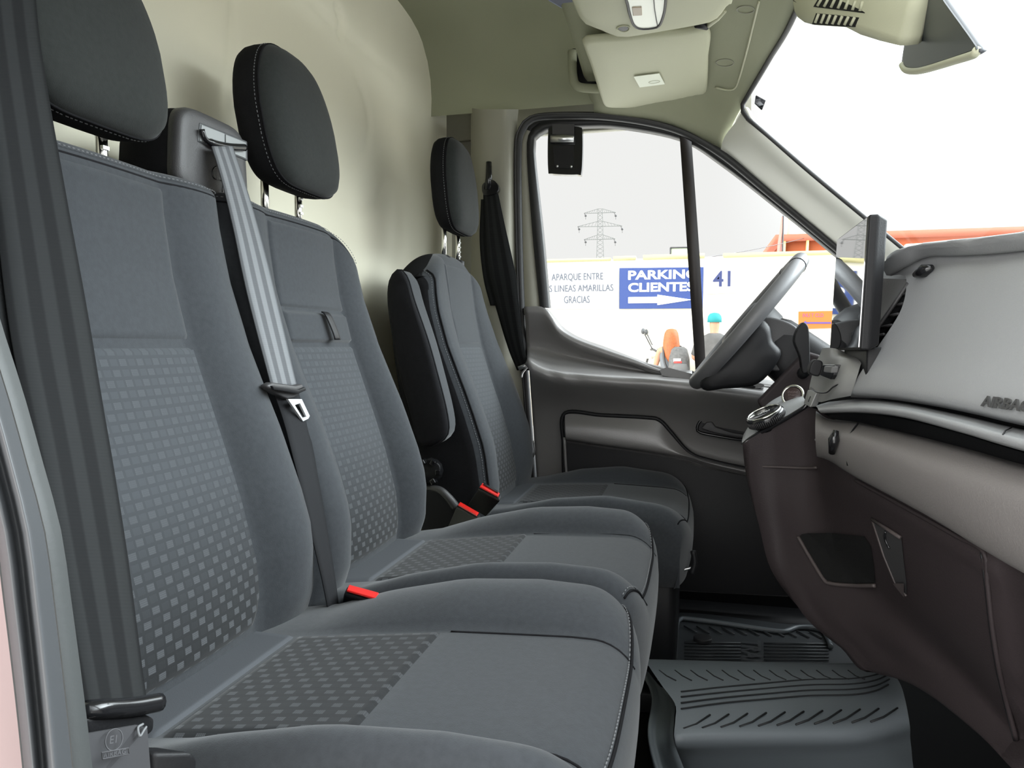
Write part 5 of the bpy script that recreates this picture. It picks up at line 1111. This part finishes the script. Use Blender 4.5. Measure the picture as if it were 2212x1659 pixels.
MB().prism(L([(1357, 642), (1420, 641), (1420, 636.5), (1495, 647.5), (1420, 659), (1420, 654.5), (1357, 655)], Y=YW - .06), (0, .006, 0)).build('arrow', M_SIGNW, bs, smooth=False)
n41 = board('number_board', 'white board with the blue number 41 right of the parking sign', 'sign', [(1525, 578), (1598, 576), (1598, 632), (1525, 635)], YW - .04, M_WHITE)
letters(n41, '41', 1540, 1578, 585, 619, YW - .045, principled('number_blue', (.014, .024, .10), .5), .02)
og = board('orange_sign', 'orange sign with violet lettering and an arrow pointing left', 'sign', [(1725, 673), (1812, 671), (1812, 708), (1725, 711)], YW - .04, M_ORANGE)
letters(og, 'INU T CLD', 1734, 1779, 677, 685, YW - .045, principled('sign_pink', (.40, .06, .12), .5), .02)
MB().prism(L([(1735, 697), (1741, 693), (1741, 696), (1795, 696), (1795, 699), (1741, 699), (1741, 701)], Y=YW - .05), (0, .006, 0)).build('arrow', M_VIOLET, og, smooth=False)
# buildings beyond the wall
M_BRICK = principled('orange_cladding', (.34, .085, .028), .8, vary=(.5, .1)); M_YFRAME = principled('yellow_frame', (.75, .62, .25), .7)
YB = 32.0
ob = thing('orange_building', 'orange clad building rising behind the boundary wall on the right', 'building', (at(1700, 600, Y=YB).x, YB, GZ))
xa, xb = at(1690, 540, Y=YB).x, at(2330, 540, Y=YB).x
zt = at(2000, 511, Y=YB).z
MB().box(((xa + xb) / 2, YB + 4, (GZ + zt) / 2), (xb - xa, 8, zt - GZ)).build('facade', M_BRICK, ob)
MB().box(((xa + xb) / 2, YB + 4, zt + .1), (xb - xa + .6, 8.6, .25)).build('roof_edge', principled('salmon_roof', (.36, .11, .065), .8), ob)
MB().prism(L([(1700, 440), (1900, 440), (1900, 510), (1700, 510)], Y=YB - .1), (0, .4, 0)).build('glazed_band', principled('pale_grey_glazing', (.72, .76, .76), .3), ob, smooth=False)
for q in (((1704, 440), (1709, 440), (1705, 512), (1700, 512)), ((1695, 511), (1760, 511), (1760, 516), (1695, 516)), ((1743, 514), (1748, 514), (1746, 556), (1741, 556)), ((1694, 516), (1698, 516), (1696, 556), (1688, 556))):
    MB().prism(L(q, Y=YB - .2), (0, .2, 0)).build('window_trim', M_YFRAME, ob, smooth=False)
MB().prism(L([(1958, 527), (2010, 524), (2010, 560), (1958, 560)], Y=YB - .3), (0, .3, 0)).build('pale_annex', principled('pale_yellow_render', (.85, .84, .66), .8), ob, smooth=False)
bn = thing('banner', 'faded red banner hanging at the left end of the orange building', 'banner', at(1686, 545, Y=YB - 1))
tube('pole', [at(1692, 466, Y=YB - 1.1), Vector((at(1692, 466, Y=YB - 1.1).x, YB - 1.1, GZ))], .03, M_DARK, bn, n=6)
sheet('cloth', [L([(1688, 468), (1684, 500), (1680, 525), (1678, 546)], Y=YB - 1.0), L([(1690, 468), (1689, 500), (1686, 525), (1684, 545)], Y=YB - 1.15), L([(1693, 468), (1692, 500), (1690, 525), (1688, 545)], Y=YB - .95)], principled('faded_red_cloth', (.42, .18, .15), .9), bn, n=10, per=4)
wr = thing('overhead_cable', 'thin grey cable strung across the sky towards the orange building', 'cable', at(1515, 557, Y=25))
tube('wire', spline([at(1492, 561, Y=20.1), at(1515, 557, Y=21), at(1600, 544, Y=24), at(1690, 526, Y=28), at(1740, 514, Y=32.1)], 30), .012, M_DARK, wr, n=5)
rs = thing('roof_sign', 'pale green framed panel above the wall behind the window divider bar', 'panel', at(1466, 560, Y=20))
MB().prism(L([(1448, 535), (1500, 534), (1500, 559), (1448, 560)], Y=20), (0, .05, 0)).build('panel', principled('pale_green_panel', (.36, .42, .32), .7), rs, smooth=False)
for a, b_ in (((1448, 535), (1448, 560)), ((1448, 560), (1500, 559)), ((1448, 535), (1500, 534)), ((1500, 534), (1500, 559))):
    tube('frame_bar', L([a, b_], Y=19.98), .02, M_DARK, rs, n=5)
tube('support_post', [at(1490, 560, Y=20.1), Vector((at(1490, 560, Y=20.1).x, 20.1, GZ))], .04, M_DARK, rs, n=6)
# lattice pylon far away
py = thing('pylon', 'tall grey lattice electricity pylon on the skyline', 'pylon', (at(1297, 600, Y=120).x, 120, GZ))
M_PYL = principled('weathered_steel', (.12, .125, .12), .8, spec=.1)
def PY(x, y, d=0.0): return at(x, y, Y=120 + d)
tw = MB(); zb_ = GZ
base = at(1297, 600, Y=120)
for d in (-1, 1):
    A = [PY(1291.5, 452, d * .6), PY(1291, 480, d * .7), PY(1290, 520, d * .9), PY(1288, 575, d * 1.4)]; B = [PY(1301, 452, d * .6), PY(1302, 480, d * .7), PY(1302.5, 520, d * .9), PY(1305, 575, d * 1.4)]
    for C_ in (A, B): tw.tube(C_ + [Vector((base.x + (C_[-1].x - base.x) * 3, 120 + d * 5, GZ))], .045, 5)
    ysx = [452 + 9 * k for k in range(14)]
    for k, (ya, yb) in enumerate(zip(ysx, ysx[1:])):
        l0 = 1291.5 - (ya - 452) * .028; r0 = 1301 + (ya - 452) * .032; l1 = 1291.5 - (yb - 452) * .028; r1 = 1301 + (yb - 452) * .032
        tw.tube([PY(l0, ya, d * .6), PY(r1, yb, d * .6)], .026, 4); tw.tube([PY(r0, ya, d * .6), PY(l1, yb, d * .6)], .026, 4)
tw.build('tower', M_PYL, py, smooth=False)
for xl, xr, y, yt in ((1263, 1330, 460, 451), (1249, 1344, 489, 478), (1263, 1329, 517, 507)):
    am = MB()
    am.tube([PY(xl, y + 1), PY(xr, y - 1)], .05, 5); am.tube([PY(xl, y), PY(1292, yt)], .035, 4); am.tube([PY(1302, yt), PY(xr, y - 1)], .035, 4); am.tube([PY(1292, yt), PY(1302, yt)], .035, 4)
    for k in range(6):
        f = k / 6; am.tube([PY(xl + (1292 - xl) * f, y), PY(xl + (1292 - xl) * (f + .1), y + (yt - y) * (f + .1))], .022, 4); am.tube([PY(xr + (1302 - xr) * f, y), PY(xr + (1302 - xr) * (f + .1), y + (yt - y) * (f + .1))], .022, 4)
    a_ = am.build('cross_arm', M_PYL, py, smooth=False)
    for x in (xl + 1, xr - 1):
        ib = MB(); ib.tube([PY(x - 2, y), PY(x + 1, y + 6)], .05, 5); ib.ball(PY(x + 1, y + 6), .20, 8); ib.tube([PY(x + 1, y + 6), PY(x + 1, y + 14)], .03, 4); ib.build('insulator', M_DARK, a_)
    for x in (xl + 2, xr):
        pass

# people by the wall
def body(name, label, loc, J, E_, m, parent_kids=None):
    """one continuous skinned figure: J = {joint: (x, y, z, radius)}, E_ = edges"""
    ks = list(J); me = bpy.data.meshes.new(name)
    me.from_pydata([J[k][:3] for k in ks], [(ks.index(a), ks.index(b)) for a, b in E_], [])
    for mm in m: me.materials.append(mm)
    o = bpy.data.objects.new(name, me); COL.objects.link(o); o.location = loc; WORLD[o.name] = Vector(loc)
    sk = o.modifiers.new('skin', 'SKIN'); sk.use_smooth_shade = True
    for i, k in enumerate(ks):
        r = J[k][3]; r = r if isinstance(r, tuple) else (r, r); me.skin_vertices[0].data[i].radius = r; me.skin_vertices[0].data[i].use_root = (i == 0)
    sb_ = o.modifiers.new('subdivision', 'SUBSURF'); sb_.levels = 2; sb_.render_levels = 2
    return tag(o, label, 'person')
SKIN = principled('skin', (.42, .20, .12), .6)
def figure(h, arm_l, arm_r, lean=0.0, wide=1.0):
    s = h / 1.70
    J = {'pelvis': (0, 0, .93, (.15 * wide, .11)), 'waist': (0, .01 + lean * .2, 1.08, (.135 * wide, .10)), 'chest': (0, .02 + lean * .6, 1.28, (.165 * wide, .115)), 'neck0': (0, lean, 1.43, (.075, .07)), 'neck': (0, lean * 1.15, 1.49, (.055, .055)),
         'head': (0, lean * 1.3 + .01, 1.58, (.080, .095)), 'crown': (0, lean * 1.35 + .01, 1.66, (.062, .075))}
    E_ = [('pelvis', 'waist'), ('waist', 'chest'), ('chest', 'neck0'), ('neck0', 'neck'), ('neck', 'head'), ('head', 'crown')]
    for sd, nm, arm in ((-1, 'l', arm_l), (1, 'r', arm_r)):
        J['sh' + nm] = (sd * .175 * wide, lean * .9, 1.385, .062 * wide); J['el' + nm] = (*arm[0], .042); J['wr' + nm] = (*arm[1], .030)
        d = (Vector(arm[1]) - Vector(arm[0])).normalized(); hx = Vector(arm[1]) + d * .08; J['ha' + nm] = (*hx, (.036, .022))
        E_ += [('chest', 'sh' + nm), ('sh' + nm, 'el' + nm), ('el' + nm, 'wr' + nm), ('wr' + nm, 'ha' + nm)]
        for q in range(4):
            J['f%s%d' % (nm, q)] = (*(hx + d * (.075 - .01 * abs(q - 1)) + Vector((.012 * (q - 1.5), 0, -.012))), .010); E_.append(('ha' + nm, 'f%s%d' % (nm, q)))
        J['t' + nm] = (*(Vector(arm[1]) + d * .06 + Vector((-sd * .035, 0, .02))), .011); E_.append(('ha' + nm, 't' + nm))
        J['hip' + nm] = (sd * .09, 0, .86, .095); J['kn' + nm] = (sd * .10, -.02, .49, .062); J['an' + nm] = (sd * .10, .03, .09, .042); J['to' + nm] = (sd * .115, .17, .035, .035)
        E_ += [('pelvis', 'hip' + nm), ('hip' + nm, 'kn' + nm), ('kn' + nm, 'an' + nm), ('an' + nm, 'to' + nm)]
    return {k: (v[0] * s, v[1] * s, v[2] * s, tuple(r * s for r in v[3]) if isinstance(v[3], tuple) else v[3] * s) for k, v in J.items()}, E_
wp = at(1450, 745, Y=12.0)
J, E_ = figure(1.70, ((-.24, .06, 1.12), (-.34, .28, 1.02)), ((.24, .08, 1.14), (.22, .30, 1.06)))
wm = body('person', 'person with long orange hair wearing a grey backpack, seen from behind', (wp.x, 12.0, GZ), J, E_, [SKIN])
wb = Vector((wp.x, 12.0, GZ))
def shell(rows, n=20):  # rows: (z, cx, cy, rx, ry)
    return loft_data([[wb + Vector((cx + rx * math.cos(a), cy + ry * math.sin(a), z)) for a in [2 * math.pi * k / n for k in range(n)]] for z, cx, cy, rx, ry in rows], closed=True, cap0=True, cap1=True)
M_HAIR = principled('orange_hair', (.30, .075, .015), .6, vary=(60, .3))
mesh('hair', *shell([(1.705, 0, .01, .03, .03), (1.69, 0, 0, .075, .085), (1.64, 0, -.005, .105, .115), (1.57, 0, -.015, .118, .118), (1.48, 0, -.03, .128, .105), (1.38, .01, -.06, .135, .075), (1.28, .02, -.10, .12, .055), (1.18, .04, -.12, .075, .04), (1.12, .05, -.12, .03, .02)]), M_HAIR, wm)
mesh('top', *shell([(1.42, 0, .01, .10, .085), (1.39, 0, .01, .175, .11), (1.28, 0, .015, .19, .13), (1.10, 0, .01, .16, .12), (.95, 0, 0, .18, .135)]), principled('grey_top', (.12, .13, .14), .9), wm)
mesh('trousers', *shell([(1.0, 0, 0, .17, .13), (.88, 0, 0, .185, .14), (.80, 0, 0, .18, .13)]), principled('dark_jeans', (.06, .07, .10), .9), wm)
for sd in (-1, 1):
    mesh('trouser_leg', *shell([(.86, sd * .09, 0, .105, .11), (.5, sd * .10, -.02, .078, .085), (.12, sd * .10, .03, .062, .07)]), principled('dark_jeans', (.06, .07, .10), .9), wm)
bp_ = thing('backpack', 'grey backpack with a red and white patch worn on the back of the orange-haired person', 'backpack', wb + Vector((.11, -.2, .95)))
mesh('bag', *shell([(1.42, .13, -.17, .07, .05), (1.38, .13, -.18, .12, .075), (1.25, .13, -.21, .155, .10), (1.08, .13, -.225, .165, .12), (.97, .13, -.22, .155, .11), (.92, .13, -.20, .12, .08)]), principled('grey_nylon', (.085, .083, .08), .8, vary=(30, .25)), bp_)
mesh('front_pocket', *shell([(1.16, .15, -.31, .09, .03), (1.10, .15, -.325, .12, .04), (.99, .15, -.32, .11, .035), (.96, .15, -.31, .08, .02)]), principled('grey_nylon_pocket', (.10, .10, .097), .8), bp_)
MB().box(wb + Vector((.10, -.315, 1.215)), (.11, .012, .05)).build('white_patch', M_WHITE, bp_, bevel=.004)
MB().box(wb + Vector((.11, -.322, 1.185)), (.12, .012, .03)).build('red_patch', M_RED, bp_, bevel=.004)
tube('shoulder_strap', spline([wb + Vector(v) for v in ((-.02, -.17, 1.0), (-.10, -.15, 1.2), (-.12, -.04, 1.41), (-.10, .13, 1.36), (-.11, .16, 1.15))], 24), .018, M_DARK, bp_, n=6)
tube('shoulder_strap', spline([wb + Vector(v) for v in ((.20, -.12, 1.1), (.17, -.10, 1.38), (.13, -.02, 1.42), (.12, .13, 1.36), (.13, .16, 1.15))], 24), .018, M_DARK, bp_, n=6)
mp = at(1543, 745, Y=11.6); mb = Vector((mp.x, 11.6, GZ))
J, E_ = figure(1.78, ((-.27, .10, 1.14), (-.20, .33, 1.08)), ((.27, .10, 1.14), (.20, .33, 1.08)), lean=.03, wide=.98)
mn = body('person', 'person in a turquoise cap and grey t-shirt, seen from behind through the quarter window', mb, J, E_, [SKIN])
wb = mb
mesh('t_shirt', *shell([(1.535, 0, .03, .08, .08), (1.50, 0, .03, .15, .11), (1.46, 0, .03, .205, .125), (1.38, 0, .03, .225, .15), (1.20, 0, .02, .205, .15), (1.0, 0, 0, .195, .145), (.88, 0, 0, .20, .15)], 28), principled('grey_t_shirt', (.075, .073, .070), .9, vary=(8, .2)), mn)
for sd in (-1, 1):
    P = [mb + Vector((sd * .15, .03, 1.43)), mb + Vector((sd * .215, .06, 1.32)), mb + Vector((sd * .245, .09, 1.22))]
    tube('sleeve', P, [.09, .085, .08], principled('grey_sleeve', (.075, .073, .070), .9), mn, n=14)
    mesh('trouser_leg', *shell([(.92, sd * .10, 0, .12, .13), (.5, sd * .105, -.02, .09, .095), (.10, sd * .105, .03, .075, .08)]), principled('navy_trousers', (.04, .045, .07), .9), mn)
mesh('cap', *shell([(1.69, 0, .045, .098, .112), (1.74, 0, .045, .10, .114), (1.78, 0, .045, .092, .105), (1.815, 0, .045, .065, .075), (1.828, 0, .045, .02, .02)]), principled('turquoise_cloth', (.008, .19, .20), .8), mn)
MB().prism([mb + Vector((.0 + .10 * math.cos(a) * 1.0, .12 + .12 * math.sin(a), 1.70)) for a in [k * math.pi / 10 for k in range(11)]], (0, 0, .012)).build('cap_peak', principled('turquoise_peak', (.008, .17, .18), .8), mn)
mn.scale = (1.06, 1.06, 1.06)
# scooter being held by the orange-haired person
sc = thing('scooter', 'pale scooter whose handlebar shows left of the orange-haired person', 'scooter', (wp.x + .02, 12.6, GZ))
so = Vector((wp.x + .02, 12.6, GZ)); M_SC = principled('cream_scooter_paint', (.72, .71, .62), .35)
def S(x, y, z): return so + Vector((x, y, z)) * 1.22
for x in (-.55, .65):
    w = tube('wheel', [S(x + .20 * math.cos(a), 0, .25 + .20 * math.sin(a)) for a in [k * math.pi / 14 for k in range(28)]], .05, M_RUBBER, sc, n=10, closed=True)
    tube('wheel_rim', [S(x, -.04, .25), S(x, .04, .25)], .13, M_STEEL, w, n=20)
mesh('front_shield', *loft_data([[S(-.52 + x0 + .02 * math.cos(a), .20 * math.sin(a) * k, z) for a in [2 * math.pi * j / 20 for j in range(20)]] for z, k, x0 in ((.35, .5, .08), (.45, .9, .06), (.7, 1.0, .12), (.95, .8, .2), (1.05, .4, .22))], closed=True, cap0=True, cap1=True), M_SC, sc)
mesh('headset', *loft_data([[S(-.32 + r * math.cos(a), r * 1.1 * math.sin(a), z) for a in [2 * math.pi * j / 16 for j in range(16)]] for z, r in ((1.0, .05), (1.05, .10), (1.11, .11), (1.17, .07), (1.19, .02))], closed=True, cap0=True, cap1=True), M_SC, sc)
tube('handlebar', spline([S(-.20, -.38, 1.10), S(-.27, -.2, 1.13), S(-.31, 0, 1.12), S(-.27, .2, 1.13), S(-.20, .38, 1.10)], 24), .02, M_DARK, sc, n=8)
for sd in (-1, 1):
    st_ = tube('mirror_stem', spline([S(-.27, sd * .22, 1.13), S(-.33, sd * .26, 1.25), S(-.37, sd * .3, 1.33)], 12), .009, M_DARK, sc, n=6)
    MB().ball(S(-.39, sd * .31, 1.37), (.035, .07, .05)).build('mirror_head', M_SEAL, st_)
mesh('seat', *loft_data([[S(.45 + r * 2.4 * math.cos(a), r * math.sin(a), z) for a in [2 * math.pi * j / 20 for j in range(20)]] for z, r in ((.70, .11), (.74, .13), (.80, .125), (.82, .08))], closed=True, cap0=True, cap1=True), M_BLACK, sc)
mesh('rear_body', *loft_data([[S(.52 + r * 2.2 * math.cos(a), r * math.sin(a), z) for a in [2 * math.pi * j / 20 for j in range(20)]] for z, r in ((.38, .10), (.5, .16), (.64, .16), (.70, .12))], closed=True, cap0=True, cap1=True), M_SC, sc)
MB().box(S(-.02, 0, .30), (.62, .28, .06)).build('footboard', M_DARK, sc, bevel=.02)
tube('steering_stem', [S(-.52, 0, .28), S(-.42, 0, .7), S(-.32, 0, 1.05)], .03, M_DARK, sc, n=8)
